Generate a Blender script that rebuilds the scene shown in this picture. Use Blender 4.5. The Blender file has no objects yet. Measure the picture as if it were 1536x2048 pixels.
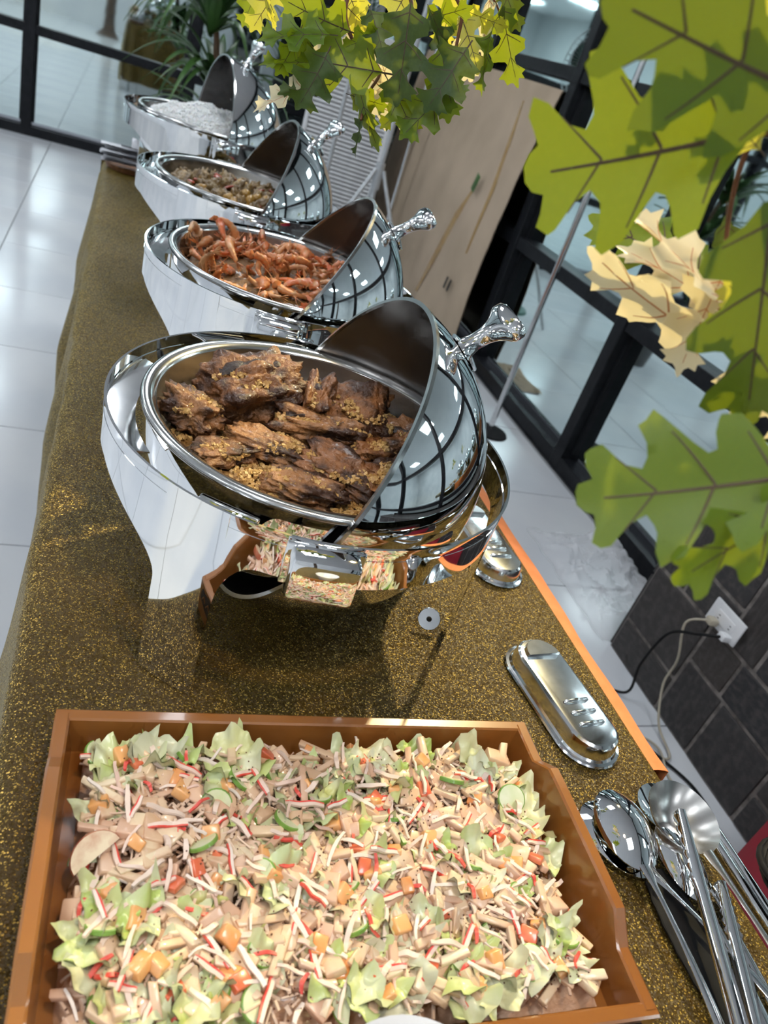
import bpy, bmesh, math, random
import numpy as np
from mathutils import Vector, Matrix, Euler, noise
from mathutils.geometry import delaunay_2d_cdt

random.seed(7)
SC = bpy.context.scene
COL = SC.collection
T = 0.75                                   # table top height above the floor

# ------------------------------------------------------------------ camera
CAMROT = Matrix(((0.92177400, -0.09871462, -0.37495082),
                 (-0.25485250, 0.57454081, -0.77778729),
                 (0.29220352, 0.81250125, 0.50443911)))
CAM = Vector((0, 0, 1.38))
FPX = 1495.0
cd = bpy.data.cameras.new('camera'); cam = bpy.data.objects.new('camera', cd); COL.objects.link(cam)
cam.matrix_world = Matrix.Translation(CAM) @ CAMROT.to_4x4()
cd.sensor_fit = 'VERTICAL'; cd.sensor_height = 36; cd.lens = 36 * FPX / 2048
cd.clip_start = .01
cd.dof.use_dof = True; cd.dof.focus_distance = .86; cd.dof.aperture_fstop = 7.0
SC.camera = cam
def ray(u, v):
    return (CAMROT @ Vector((u - 768, 1024 - v, -FPX))).normalized()
def P(u, v, d):
    return CAM + ray(u, v) * d

# ------------------------------------------------------------------ world, exposure, large lights
w = bpy.data.worlds.new('world'); SC.world = w; w.use_nodes = True
w.node_tree.nodes['Background'].inputs[0].default_value = (.75, .85, 1, 1)
w.node_tree.nodes['Background'].inputs[1].default_value = .25
SC.view_settings.view_transform = 'Standard'; SC.view_settings.look = 'None'
SC.view_settings.exposure = 0.0; SC.view_settings.gamma = 1.0
SC.view_settings.use_curve_mapping = False
SC.cycles.max_bounces = 6; SC.cycles.glossy_bounces = 5; SC.cycles.diffuse_bounces = 3; SC.cycles.transmission_bounces = 3; SC.cycles.transparent_max_bounces = 5
SC.cycles.caustics_reflective = False; SC.cycles.caustics_refractive = False
SC.cycles.use_adaptive_sampling = True; SC.cycles.adaptive_threshold = .07; SC.cycles.adaptive_min_samples = 12
SC.cycles.use_light_tree = False
CEIL_EMIT = 19.0
def spot(name, loc, target, power, col, angle, blend=.5, r=.04):
    l = bpy.data.lights.new(name, 'SPOT'); l.energy = power; l.color = col
    l.spot_size = math.radians(angle); l.spot_blend = blend; l.shadow_soft_size = r
    o = bpy.data.objects.new(name, l); COL.objects.link(o); o.location = loc
    o.rotation_euler = (Vector(target) - Vector(loc)).to_track_quat('-Z', 'Y').to_euler()
    return o
spot('foliage_spotlight', (1.45, 2.05, 2.45), (.33, .70, 1.40), 260, (1, .82, .44), 46, .4, .03)
spot('table_spotlight', (.25, .1, 3.0), (.27, .42, T), 56, (1, .73, .46), 40, .8, .06)

# ------------------------------------------------------------------ materials
MATS = {}
def mat(name, col, rough=.5, metal=0., col2=None, nscale=8, ndetail=4, lo=.35, hi=.65, bump=None, objrand=None,
        sheen=0, sheencol=None, spec=.5, coat=0, trans=0, emit=None, sss=0, aniso=None, coords='Object'):
    m = bpy.data.materials.new(name); m.use_nodes = True; nt = m.node_tree; N = nt.nodes; L = nt.links
    b = N['Principled BSDF']
    b.inputs['Base Color'].default_value = (*col, 1); b.inputs['Roughness'].default_value = rough
    b.inputs['Metallic'].default_value = metal; b.inputs['Specular IOR Level'].default_value = spec
    b.inputs['Coat Weight'].default_value = coat; b.inputs['Coat Roughness'].default_value = .08
    b.inputs['Transmission Weight'].default_value = trans
    if sheen:
        b.inputs['Sheen Weight'].default_value = sheen; b.inputs['Sheen Tint'].default_value = (*(sheencol or (1, 1, 1)), 1)
        b.inputs['Sheen Roughness'].default_value = .4
    if emit:
        b.inputs['Emission Color'].default_value = (*emit[:3], 1); b.inputs['Emission Strength'].default_value = emit[3]
    if sss:
        b.inputs['Subsurface Weight'].default_value = sss; b.inputs['Subsurface Scale'].default_value = .004
        b.inputs['Subsurface Radius'].default_value = (1, .6, .4)
    tc = N.new('ShaderNodeTexCoord'); co = tc.outputs[coords]
    src = None
    if objrand:
        oi = N.new('ShaderNodeObjectInfo'); r = N.new('ShaderNodeValToRGB'); L.new(oi.outputs['Random'], r.inputs[0])
        e = r.color_ramp.elements
        while len(e) < len(objrand): e.new(.5)
        for i, c in enumerate(objrand):
            e[i].position = i / max(1, len(objrand) - 1); e[i].color = (*c, 1)
        src = r.outputs[0]
    if col2 is not None:
        n = N.new('ShaderNodeTexNoise'); n.inputs['Scale'].default_value = nscale; n.inputs['Detail'].default_value = ndetail
        if isinstance(coords, str): L.new(co, n.inputs['Vector'])
        r = N.new('ShaderNodeMapRange'); r.inputs[1].default_value = lo; r.inputs[2].default_value = hi
        L.new(n.outputs[0], r.inputs[0])
        mx = N.new('ShaderNodeMix'); mx.data_type = 'RGBA'; L.new(r.outputs[0], mx.inputs[0])
        if src: L.new(src, mx.inputs[6])
        else: mx.inputs[6].default_value = (*col, 1)
        mx.inputs[7].default_value = (*col2, 1); src = mx.outputs[2]
    if src: L.new(src, b.inputs['Base Color'])
    if bump:
        n = N.new('ShaderNodeTexNoise'); n.inputs['Scale'].default_value = bump[0]; n.inputs['Detail'].default_value = 5
        L.new(co, n.inputs['Vector'])
        bp = N.new('ShaderNodeBump'); bp.inputs['Strength'].default_value = bump[1]; bp.inputs['Distance'].default_value = bump[2]
        L.new(n.outputs[0], bp.inputs['Height']); L.new(bp.outputs[0], b.inputs['Normal'])
    if emit: m.cycles.emission_sampling = 'FRONT'
    MATS[name] = m
    return m

mat('grout', (.30, .31, .32), .8)
mat('tile', (.74, .76, .78), .16, col2=(.66, .69, .73), nscale=2.2, spec=.5)
mat('white_wall', (.74, .75, .75), .6, col2=(.62, .64, .66), nscale=1.5)
mat('ceiling_paint', (.84, .85, .86), .7, col2=(.80, .81, .83), nscale=2)
mat('black_frame', (.008, .009, .011), .4, col2=(.014, .015, .018), nscale=30, spec=.18)
mat('reflective_glass', (.78, .90, .90), .03, 1.0, col2=(.72, .85, .85), nscale=1.2, bump=(2.0, .03, .01))
mat('lamp_panel', (1, 1, 1), .5, emit=(.90, .95, 1.0, CEIL_EMIT))
mat('white_plastic', (.78, .79, .80), .35, col2=(.70, .71, .73), nscale=20)
mat('grey_plastic', (.36, .36, .37), .45, col2=(.30, .30, .31), nscale=12)
mat('grey_tube', (.55, .58, .60), .3, .3, col2=(.48, .5, .52), nscale=30)
mat('slate', (.030, .029, .031), .55, col2=(.075, .066, .062), nscale=9, lo=.42, hi=.75, bump=(60, .5, .004), coords='Generated',
    objrand=[(.022, .022, .025), (.040, .034, .032), (.028, .028, .032), (.050, .040, .035)])
mat('mortar', (.30, .27, .25), .9, col2=(.13, .115, .105), nscale=30)
mat('chrome', (.88, .885, .89), .035, 1.0, col2=(.82, .83, .84), nscale=14)
mat('chrome_worn', (.80, .81, .82), .13, 1.0, col2=(.70, .71, .72), nscale=60, bump=(180, .03, .0005))
mat('steel_brushed', (.50, .49, .47), .27, 1.0, col2=(.42, .41, .395), nscale=25)
mat('steel_dark', (.20, .19, .185), .30, 1.0, col2=(.16, .15, .145), nscale=10)
mat('steel_rim', (.62, .62, .61), .16, 1.0, col2=(.55, .55, .54), nscale=40, bump=(120, .06, .0008))
mat('black_rubber', (.008, .008, .009), .65, col2=(.014, .014, .014), nscale=60, spec=.2)
mat('cream_cable', (.48, .43, .33), .5, col2=(.40, .36, .28), nscale=40)
mat('orange_cloth', (.85, .28, .10), .8, col2=(.78, .24, .08), nscale=40, sheen=.3, sheencol=(1, .6, .4))
mat('wood', (.33, .135, .030), .28, col2=(.24, .085, .016), nscale=5, coat=.5, lo=.3, hi=.7)
mat('wood_black', (.01, .008, .007), .5, col2=(.02, .012, .008), nscale=90)
mat('cardboard', (.47, .365, .265), .8, col2=(.40, .31, .22), nscale=3, bump=(12, .15, .006))
mat('tape', (.40, .25, .09), .25, col2=(.33, .19, .06), nscale=18, coat=.4)
mat('red_plastic', (.35, .012, .03), .5, col2=(.27, .008, .02), nscale=6)
mat('dark_wood', (.03, .018, .012), .5, col2=(.015, .01, .008), nscale=10)
mat('bark', (.10, .06, .035), .8, col2=(.04, .025, .018), nscale=14, bump=(25, .6, .02))
mat('white_ceramic', (.80, .80, .80), .12, col2=(.76, .77, .78), nscale=3, coat=.5)
mat('clear_plastic', (.86, .88, .91), .15, col2=(.92, .93, .95), nscale=9, bump=(18, .5, .01))
_m = MATS['clear_plastic'].node_tree; _t = _m.nodes.new('ShaderNodeBsdfTransparent'); _x = _m.nodes.new('ShaderNodeMixShader'); _x.inputs[0].default_value = .35
_m.links.new(_t.outputs[0], _x.inputs[1]); _m.links.new(_m.nodes['Principled BSDF'].outputs[0], _x.inputs[2]); _m.links.new(_x.outputs[0], _m.nodes['Material Output'].inputs[0])
mat('napkin', (.72, .73, .76), .5, col2=(.60, .61, .66), nscale=60)
mat('wicker', (.22, .10, .04), .6, col2=(.12, .05, .02), nscale=60)
mat('fan_green', (.04, .13, .10), .4, col2=(.03, .10, .08), nscale=8)
mat('cutlery', (.30, .30, .32), .25, .9, col2=(.22, .22, .24), nscale=80)
mat('plant_leaf', (.035, .09, .022), .38, col2=(.06, .14, .03), nscale=12, objrand=[(.022, .06, .018), (.05, .12, .03)])
mat('plant_trunk', (.16, .09, .05), .8, col2=(.10, .06, .035), nscale=40)
mat('pot', (.05, .05, .055), .4, col2=(.07, .07, .07), nscale=10)
mat('twig', (.16, .055, .02), .6, col2=(.10, .035, .012), nscale=60)
mat('vein_dark', (.06, .035, .012), .6, col2=(.05, .03, .01), nscale=50)
mat('vein_orange', (.55, .22, .07), .6, col2=(.48, .18, .05), nscale=50)

def leaf_mat(name, rng, trcol, fac):
    m = mat(name, rng[0], .42, objrand=rng, col2=rng[1], nscale=30, lo=.45, hi=.8)
    nt = m.node_tree; N = nt.nodes; L = nt.links
    out = N['Material Output']; b = N['Principled BSDF']
    tr = N.new('ShaderNodeBsdfTranslucent'); tr.inputs[0].default_value = (*trcol, 1)
    mx = N.new('ShaderNodeMixShader'); mx.inputs[0].default_value = fac
    L.new(b.outputs[0], mx.inputs[1]); L.new(tr.outputs[0], mx.inputs[2]); L.new(mx.outputs[0], out.inputs[0])
leaf_mat('leaf_green', [(.075, .16, .008), (.13, .21, .012), (.09, .18, .010)], (.34, .40, .010), .42)
leaf_mat('leaf_mid', [(.045, .105, .008), (.07, .14, .010), (.055, .12, .009)], (.22, .27, .008), .40)
leaf_mat('leaf_shaded', [(.03, .065, .010), (.055, .10, .014), (.04, .08, .012)], (.14, .18, .01), .30)  # darker copy of the green leaf, shade put into its colour
leaf_mat('leaf_pale', [(.84, .76, .52), (.88, .80, .56), (.78, .72, .44)], (.85, .74, .42), .5)
leaf_mat('leaf_lit_yellow', [(.40, .42, .05), (.52, .48, .08), (.32, .38, .05)], (.75, .70, .05), .5)  # yellow leaf copy with the warm spotlit glow put into its colour

# food
mat('meat', (.16, .062, .020), .45, objrand=[(.17, .070, .022), (.36, .165, .058), (.23, .090, .028), (.30, .125, .042)], col2=(.045, .017, .008),
    nscale=34, lo=.42, hi=.60, bump=(150, 1.0, .005), coat=.15)
mat('char', (.012, .007, .005), .45, col2=(.04, .015, .008), nscale=80, bump=(120, .8, .004))
mat('sauce', (.12, .055, .016), .35, col2=(.26, .135, .038), nscale=70, bump=(140, 1, .006), coat=.3)
mat('garlic', (.60, .40, .15), .5, col2=(.40, .22, .07), nscale=150)
mat('shrimp', (.62, .17, .05), .35, objrand=[(.72, .17, .035), (.68, .28, .10), (.62, .12, .025), (.58, .30, .13), (.75, .22, .05)], col2=(.58, .32, .14),
    nscale=70, lo=.48, hi=.7, coat=.4, bump=(160, .5, .003))
mat('stew_meat', (.22, .14, .06), .4, objrand=[(.32, .20, .075), (.20, .125, .045), (.38, .24, .09), (.27, .18, .06)], col2=(.12, .07, .025), nscale=60, bump=(90, .8, .005), coat=.4)
mat('stew_potato', (.42, .24, .045), .35, col2=(.34, .18, .03), nscale=40, coat=.4)
mat('stew_red', (.40, .06, .02), .3, col2=(.3, .04, .015), nscale=40, coat=.5)
mat('rice', (.82, .82, .80), .6, col2=(.76, .77, .77), nscale=120, sss=.2)
mat('dressing', (.64, .43, .30), .25, col2=(.52, .31, .19), nscale=55, bump=(90, .7, .006), coat=.5)
mat('lettuce', (.55, .62, .35), .4, objrand=[(.62, .64, .42), (.55, .62, .24), (.42, .55, .13), (.66, .66, .50), (.60, .62, .20), (.70, .68, .52)],
    col2=(.68, .68, .52), nscale=30, lo=.45, hi=.75, coat=.3)
mat('cucumber_flesh', (.60, .66, .36), .3, col2=(.70, .72, .50), nscale=70, coat=.4)
mat('cucumber_skin', (.12, .26, .04), .35, col2=(.22, .38, .07), nscale=50, coat=.3)
mat('papaya', (.78, .32, .08), .3, objrand=[(.80, .36, .10), (.80, .42, .16), (.72, .24, .06)], col2=(.80, .44, .20), nscale=50, coat=.5)
mat('tomato', (.72, .14, .06), .3, col2=(.74, .22, .10), nscale=50, coat=.5)
mat('apple', (.72, .56, .34), .4, objrand=[(.72, .56, .36), (.68, .46, .30), (.76, .64, .44), (.66, .41, .28), (.72, .52, .38)], col2=(.58, .35, .22), nscale=70, lo=.45, hi=.7, coat=.3)
mat('apple_skin', (.55, .12, .08), .35, col2=(.62, .22, .10), nscale=60)
mat('crab_white', (.80, .70, .62), .42, objrand=[(.82, .74, .66), (.76, .58, .48), (.80, .67, .57), (.74, .52, .43)], col2=(.70, .50, .38), nscale=60, lo=.5, hi=.8)
mat('crab_red', (.68, .05, .035), .4, col2=(.74, .16, .12), nscale=90)
mat('shred', (.74, .57, .43), .45, col2=(.62, .42, .30), nscale=40, lo=.4, hi=.65)
mat('pepper', (.10, .04, .025), .7, col2=(.16, .06, .03), nscale=200)

def glitter_material():
    m = mat('gold_glitter', (.045, .026, .003), .55, col2=(.070, .038, .004), nscale=3, lo=.35, hi=.7, sheen=.25, sheencol=(.80, .62, .12), spec=.25)
    nt = m.node_tree; N = nt.nodes; L = nt.links; b = N['Principled BSDF']
    base = b.inputs['Base Color'].links[0].from_socket
    tc = N.new('ShaderNodeTexCoord')
    v = N.new('ShaderNodeTexVoronoi'); v.inputs['Scale'].default_value = 780; L.new(tc.outputs['Object'], v.inputs['Vector'])
    s = N.new('ShaderNodeSeparateColor'); L.new(v.outputs['Color'], s.inputs[0])
    r = N.new('ShaderNodeMapRange'); r.inputs[1].default_value = .84; r.inputs[2].default_value = 1.0; L.new(s.outputs[0], r.inputs[0])
    mx = N.new('ShaderNodeMix'); mx.data_type = 'RGBA'; L.new(r.outputs[0], mx.inputs[0]); L.new(base, mx.inputs[6])
    mx.inputs[7].default_value = (.85, .60, .15, 1); L.new(mx.outputs[2], b.inputs['Base Color'])  # brightest gold flakes carry the sparkle in their base colour
    # sequin facets: every flake has its own tilt
    g = N.new('ShaderNodeNewGeometry')
    sub = N.new('ShaderNodeVectorMath'); sub.operation = 'SUBTRACT'; L.new(v.outputs['Color'], sub.inputs[0]); sub.inputs[1].default_value = (.5, .5, .5)
    sc = N.new('ShaderNodeVectorMath'); sc.operation = 'SCALE'; L.new(sub.outputs[0], sc.inputs[0]); sc.inputs['Scale'].default_value = 1.1
    ad = N.new('ShaderNodeVectorMath'); ad.operation = 'ADD'; L.new(g.outputs['Normal'], ad.inputs[0]); L.new(sc.outputs[0], ad.inputs[1])
    no = N.new('ShaderNodeVectorMath'); no.operation = 'NORMALIZE'; L.new(ad.outputs[0], no.inputs[0]); L.new(no.outputs[0], b.inputs['Normal'])
    met = N.new('ShaderNodeMath'); met.operation = 'MULTIPLY'; L.new(r.outputs[0], met.inputs[0]); met.inputs[1].default_value = .4
    L.new(met.outputs[0], b.inputs['Metallic'])
    b.inputs['Roughness'].default_value = .42
glitter_material()

# ------------------------------------------------------------------ mesh helpers
class MB:
    def __init__(s): s.v = []; s.f = []; s.mi = []
    def add(s, vs, fs, mi=0):
        o = len(s.v); s.v += [tuple(x) for x in vs]
        s.f += [tuple(i + o for i in f) for f in fs]; s.mi += [mi] * len(fs)
        return s
    def box(s, c, size, rot=None, mi=0, taper=1.0):
        hx, hy, hz = [k / 2 for k in size]; M = rot.to_matrix() if isinstance(rot, Euler) else (rot or Matrix.Identity(3)); c = Vector(c)
        vs = []
        for z in (-1, 1):
            k = taper if z > 0 else 1
            for x, y in ((-1, -1), (1, -1), (1, 1), (-1, 1)): vs.append(c + M @ Vector((x * hx * k, y * hy * k, z * hz)))
        return s.add(vs, [(3, 2, 1, 0), (4, 5, 6, 7), (0, 1, 5, 4), (1, 2, 6, 5), (2, 3, 7, 6), (3, 0, 4, 7)], mi)
    def bbox(s, c, size, b=.004, rot=None, mi=0):
        """box with chamfered edges"""
        bm = bmesh.new(); bmesh.ops.create_cube(bm, size=1); bmesh.ops.scale(bm, vec=size, verts=bm.verts)
        bmesh.ops.bevel(bm, geom=bm.edges[:], offset=b, segments=2, affect='EDGES', profile=.5)
        M = rot.to_matrix() if isinstance(rot, Euler) else (rot or Matrix.Identity(3)); c = Vector(c)
        bm.verts.index_update(); vs = [c + M @ v.co for v in bm.verts]; fs = [[v.index for v in f.verts] for f in bm.faces]; bm.free()
        return s.add(vs, fs, mi)
    def tube(s, path, r, n=8, caps=True, mi=0, flat=1.0, up=None):
        path = [Vector(p) for p in path]; k = len(path); rr = r if isinstance(r, (list, tuple)) else [r] * k
        vs = []; prev = None
        for i, p in enumerate(path):
            t = (path[min(i + 1, k - 1)] - path[max(i - 1, 0)]).normalized()
            if prev is None:
                a = Vector(up) if up is not None else (Vector((0, 0, 1)) if abs(t.z) < .9 else Vector((1, 0, 0)))
            else: a = prev
            a = (a - t * a.dot(t)).normalized(); prev = a; b = t.cross(a)
            for j in range(n):
                q = 2 * math.pi * j / n
                vs.append(p + (a * math.cos(q) * flat + b * math.sin(q)) * rr[i])
        fs = [(i * n + j, i * n + (j + 1) % n, (i + 1) * n + (j + 1) % n, (i + 1) * n + j) for i in range(k - 1) for j in range(n)]
        if caps: fs += [tuple(range(n - 1, -1, -1)), tuple((k - 1) * n + j for j in range(n))]
        return s.add(vs, fs, mi)
    def lathe(s, prof, n=48, mi=0, M=None, sx=1, sy=1, closed=False):
        vs = []; M = M or Matrix.Identity(4)
        for r, z in prof:
            for j in range(n):
                a = 2 * math.pi * j / n; vs.append(M @ Vector((r * math.cos(a) * sx, r * math.sin(a) * sy, z)))
        k = len(prof); fs = []
        for i in range(k if closed else k - 1):
            i2 = (i + 1) % k
            for j in range(n): fs.append((i * n + j, i * n + (j + 1) % n, i2 * n + (j + 1) % n, i2 * n + j))
        return s.add(vs, fs, mi)
    def grid(s, fn, nu, nv, mi=0, wrap=False):
        vs = [fn(i / nu, j / nv) for i in range(nu + (0 if wrap else 1)) for j in range(nv + 1)]
        fs = []; m = nv + 1; R = nu
        for i in range(R):
            i2 = (i + 1) % nu if wrap else i + 1
            for j in range(nv): fs.append((i * m + j, i2 * m + j, i2 * m + j + 1, i * m + j + 1))
        return s.add(vs, fs, mi)
    def mesh(s, name, mats, smooth=40):
        me = bpy.data.meshes.new(name); me.from_pydata(s.v, [], s.f)
        for m in (mats if isinstance(mats, (list, tuple)) else [mats]): me.materials.append(MATS[m])
        if any(s.mi): me.polygons.foreach_set('material_index', s.mi)
        me.update()
        if smooth:
            me.polygons.foreach_set('use_smooth', [True] * len(me.polygons))
            try: me.set_sharp_from_angle(angle=math.radians(smooth))
            except Exception: pass
        return me
    def build(s, name, mats, parent=None, smooth=40, loc=None):
        return link(name, s.mesh(name, mats, smooth), parent, loc)

def link(name, me, parent=None, loc=None, rot=None, scale=None):
    o = bpy.data.objects.new(name, me); COL.objects.link(o)
    if parent: o.parent = parent
    if loc is not None: o.location = loc
    if rot is not None: o.rotation_euler = rot
    if scale is not None: o.scale = scale if isinstance(scale, (tuple, list, Vector)) else (scale,) * 3
    return o
def tag(o, label, cat=None, group=None, kind=None):
    o['label'] = label
    if cat: o['category'] = cat
    if group: o['group'] = group
    if kind: o['kind'] = kind
    return o
def empty(name, loc, label, cat, group=None, rz=0):
    o = bpy.data.objects.new(name, None); COL.objects.link(o); o.location = loc; o.rotation_euler = (0, 0, rz)
    o.empty_display_size = .05
    return tag(o, label, cat, group)
def struct(o): o['kind'] = 'structure'; return o
def smoothstep(x): x = max(0., min(1., x)); return x * x * (3 - 2 * x)
def nz(*p): return noise.noise(Vector(p))

# ------------------------------------------------------------------ the room
XR, YB, XL, YN, HC = 2.1, 7.05, -4.6, -5.2, 3.1
fl = struct(MB().box(((XL + XR) / 2, (YB + YN) / 2, -.035), (XR - XL + .6, YB - YN + .6, .05)).build('floor', 'grout', smooth=0))
TS = .63
tile_me = MB().bbox((0, 0, -.006), (TS - .005, TS - .005, .012), .0015).mesh('tile', 'tile', smooth=0)
x = -.50 - 7 * TS
while x < XR:
    y = 1.77 - 12 * TS
    while y < YB:
        cx, cy = x + TS / 2, y + TS / 2
        if XL - .3 < cx < XR + .1 and YN - .3 < cy < YB + .15: link('floor_tile', tile_me, fl, (cx, cy, 0))
        y += TS
    x += TS
struct(MB().box(((XL + XR) / 2, (YB + YN) / 2, HC + .05), (XR - XL + .6, YB - YN + .6, .1)).build('ceiling', 'ceiling_paint', smooth=0))
struct(MB().box((XL - .06, (YB + YN) / 2, HC / 2), (.12, YB - YN + .4, HC)).build('wall_left', 'white_wall', smooth=0))
struct(MB().box(((XL + XR) / 2, YN - .06, HC / 2), (XR - XL + .4, .12, HC)).build('wall_near', 'white_wall', smooth=0))
i = 0
for px in (-3.2, -1.3, .65):
    for py in (-3.2, -.4, 2.6, 5.4):
        o = empty('ceiling_light', (px, py, HC), 'white square ceiling light panel overhead', 'light', 'ceiling light panels')
        MB().bbox((0, 0, -.012), (.66, .66, .024), .004).build('frame', 'white_plastic', o)
        MB().box((0, 0, -.0245), (.60, .60, .008)).build('diffuser', 'lamp_panel', o, smooth=0)

def window(name, horizontal, cuts, z_rails, pos, label):
    """glazed wall: black aluminium frame members and reflective panes. horizontal: runs along x at y=pos, else along y at x=pos"""
    def pt(s, d, z): return (s, pos - d, z) if horizontal else (pos - d, s, z)
    def sz(ls, ld, lz): return (ls, ld, lz) if horizontal else (ld, ls, lz)
    root = struct(MB().bbox(pt((cuts[0] + cuts[-1]) / 2, .01, .035), sz(cuts[-1] - cuts[0] + .08, .10, .07), .004).build(name, 'black_frame', smooth=0))
    root['label'] = label
    for z in z_rails:
        MB().bbox(pt((cuts[0] + cuts[-1]) / 2, .01, z), sz(cuts[-1] - cuts[0] + .08, .085, .065), .004).build('rail', 'black_frame', root, smooth=0)
    zz = [.07] + [z for z in z_rails]
    for c in cuts:
        MB().bbox(pt(c, .012, HC / 2), sz(.075, .10, HC), .004).build('mullion', 'black_frame', root, smooth=0)
    for a, b in zip(cuts[:-1], cuts[1:]):
        for z0, z1 in zip(zz[:-1], zz[1:]):
            MB().box(pt((a + b) / 2, -.015, (z0 + z1) / 2), sz(b - a - .06, .012, z1 - z0 - .05)).build('pane', 'reflective_glass', root, smooth=0)
            for s_, e_ in ((a + .045, 0), (b - .045, 0)):
                MB().box(pt(s_, .004, (z0 + z1) / 2), sz(.016, .03, z1 - z0 - .06)).build('glazing_bead', 'black_frame', root, smooth=0)
    return root
window('window_1', True, [-4.14, -2.99, -1.84, -.69, .46, 1.61, 2.08], [.735, 1.55, HC - .05], YB, 'black framed reflective glass wall at the far end of the room')
window('window_2', False, [-5.1, -3.94, -2.6, -1.24, .16, 1.5, 2.68, 3.85, 5.02, 6.2, 7.0], [.735, 1.55, HC - .05], XR, 'black framed reflective glass wall on the right')

# low slate clad wall on the right
SX, SY1, SY0, SH = 1.655, 1.474, -1.6, .60
sw = struct(MB().box(((SX + 2.03) / 2, (SY0 + SY1) / 2, SH / 2), (2.03 - SX, SY1 - SY0, SH)).build('wall_slate', 'mortar', smooth=0))
sw['label'] = 'low wall clad in dark irregular slate stones'
rs = random.Random(5)
def split(y0, y1, z0, z1, out):
    wy, wz = y1 - y0, z1 - z0
    if (wy < .30 and wz < .24) or (wy * wz < .040): out.append((y0, y1, z0, z1)); return
    if wy > wz * 1.15:
        c = y0 + wy * rs.uniform(.36, .64); split(y0, c, z0, z1, out); split(c, y1, z0, z1, out)
    else:
        c = z0 + wz * rs.uniform(.36, .64); split(y0, y1, z0, c, out); split(y0, y1, c, z1, out)
cells = []
yy = SY1
while yy > SY0 + .1:
    h = rs.uniform(.52, .72); split(max(SY0, yy - h), yy, 0.0, SH, cells); yy -= h
for (a, b, c, d) in cells:
    g = .0065
    MB().bbox((SX + .002, (a + b) / 2, (c + d) / 2), (.012 + rs.uniform(0, .006), b - a - 2 * g, d - c - 2 * g), .003).build('slate_stone', 'slate', sw, smooth=0)
xx = SX
for k in range(3):
    for zc in (.15, .45):
        MB().bbox((SX + .06 + k * .125, SY1 + .004, zc), (.118, .016, .29), .003).build('slate_stone', 'slate', sw, smooth=0)
MB().bbox(((SX + 2.03) / 2 - .008, (SY0 + SY1) / 2, SH + .012), (2.04 - SX, SY1 - SY0 + .02, .024), .004).build('cap_stone', 'slate', sw, smooth=0)

# ------------------------------------------------------------------ the table and cloths
TX0, TX1, TY0, TY1 = -.045, .700, -.55, 3.12
tb = empty('banquet_table', ((TX0 + TX1) / 2, (TY0 + TY1) / 2, 0), 'long banquet table under the gold glitter cloth', 'table')
MB().bbox((0, 0, T - .022), (TX1 - TX0 - .012, TY1 - TY0 - .012, .03), .004).build('tabletop', 'white_plastic', tb)
for sx in (-.3, .3):
    for sy in (-1.6, 0, 1.6): MB().tube([(sx, sy, 0), (sx, sy, T - .03)], .014, 10).build('leg', 'grey_tube', tb)

def cloth():
    m = MB(); r = .022; wd = TX1 - TX0; hangL, hangR = .62, .05
    NY = 300
    ss = list(np.concatenate([np.linspace(-hangL, 0, 22)[:-1], np.linspace(0, r * 1.57, 8)[:-1],
                              np.linspace(r * 1.57, r * 1.57 + wd - 2 * r, 46)[:-1], np.linspace(r * 1.57 + wd - 2 * r, 2 * r * 1.57 + wd - 2 * r, 7),
                              [2 * r * 1.57 + wd - 2 * r + k for k in (.015, .03, hangR)]]))
    L1 = r * 1.57; L2 = L1 + wd - 2 * r; L3 = L2 + L1
    def prof(s):
        if s < 0: return TX0, T + .001 - r + s, 0.
        if s < L1: a = s / r; return TX0 + r - r * math.cos(a), T + .001 - r + r * math.sin(a), 0
        if s < L2: return TX0 + r + s - L1, T + .001, 0
        if s < L3: a = (s - L2) / r; return TX1 - r + r * math.sin(a), T + .001 - r + r * math.cos(a), 0
        return TX1, T + .001 - r - (s - L3), 0
    vs = []
    for i in range(NY + 1):
        y = TY0 + (TY1 - TY0) * i / NY
        for s in ss:
            x, z, _ = prof(s)
            if s < L1:                               # hanging folds on the left
                dep = max(0., min(1., (L1 - s) / .35))
                x -= dep * (.020 + .026 * math.sin(y * 9 + 1.6 * math.sin(y * 3.1)) + .012 * math.sin(y * 23 + 2)) + .004 * nz(y * 14, s * 5, 0) + .003
            ed = max(0., 1 - abs(x - TX0 - .02) / .07)   # puckers along the left edge
            z += ed * (.0035 * nz(y * 16 + x * 40, x * 12, 3) + .0030 * max(0, nz(y * 9 - x * 30, 1, 8)))
            if L1 <= s <= L2: z += .0012 * (nz(x * 7, y * 6, 1) + .6)
            if L1 <= s <= L2: z += .0022 * math.exp(-((y - .438 - .02 * (x - .6)) / .006) ** 2)
            vs.append((x, y, z))
    k = len(ss)
    fs = [(i * k + j, i * k + j + 1, (i + 1) * k + j + 1, (i + 1) * k + j) for i in range(NY) for j in range(k - 1)]
    m.add(vs, fs)
    # far end skirt
    def sk(u, v):
        x = TX0 - .01 + u * (TX1 - TX0 + .02); d = v * .62
        return (x, TY1 + .004 + min(1, d / .2) * (.02 + .022 * math.sin(x * 26 + math.sin(x * 9))), T - .002 - d)
    m.grid(sk, 60, 16)
    return m.build('tablecloth', 'gold_glitter', smooth=60)
tag(cloth(), 'brown gold glitter tablecloth covering the long buffet table', 'tablecloth')
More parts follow.
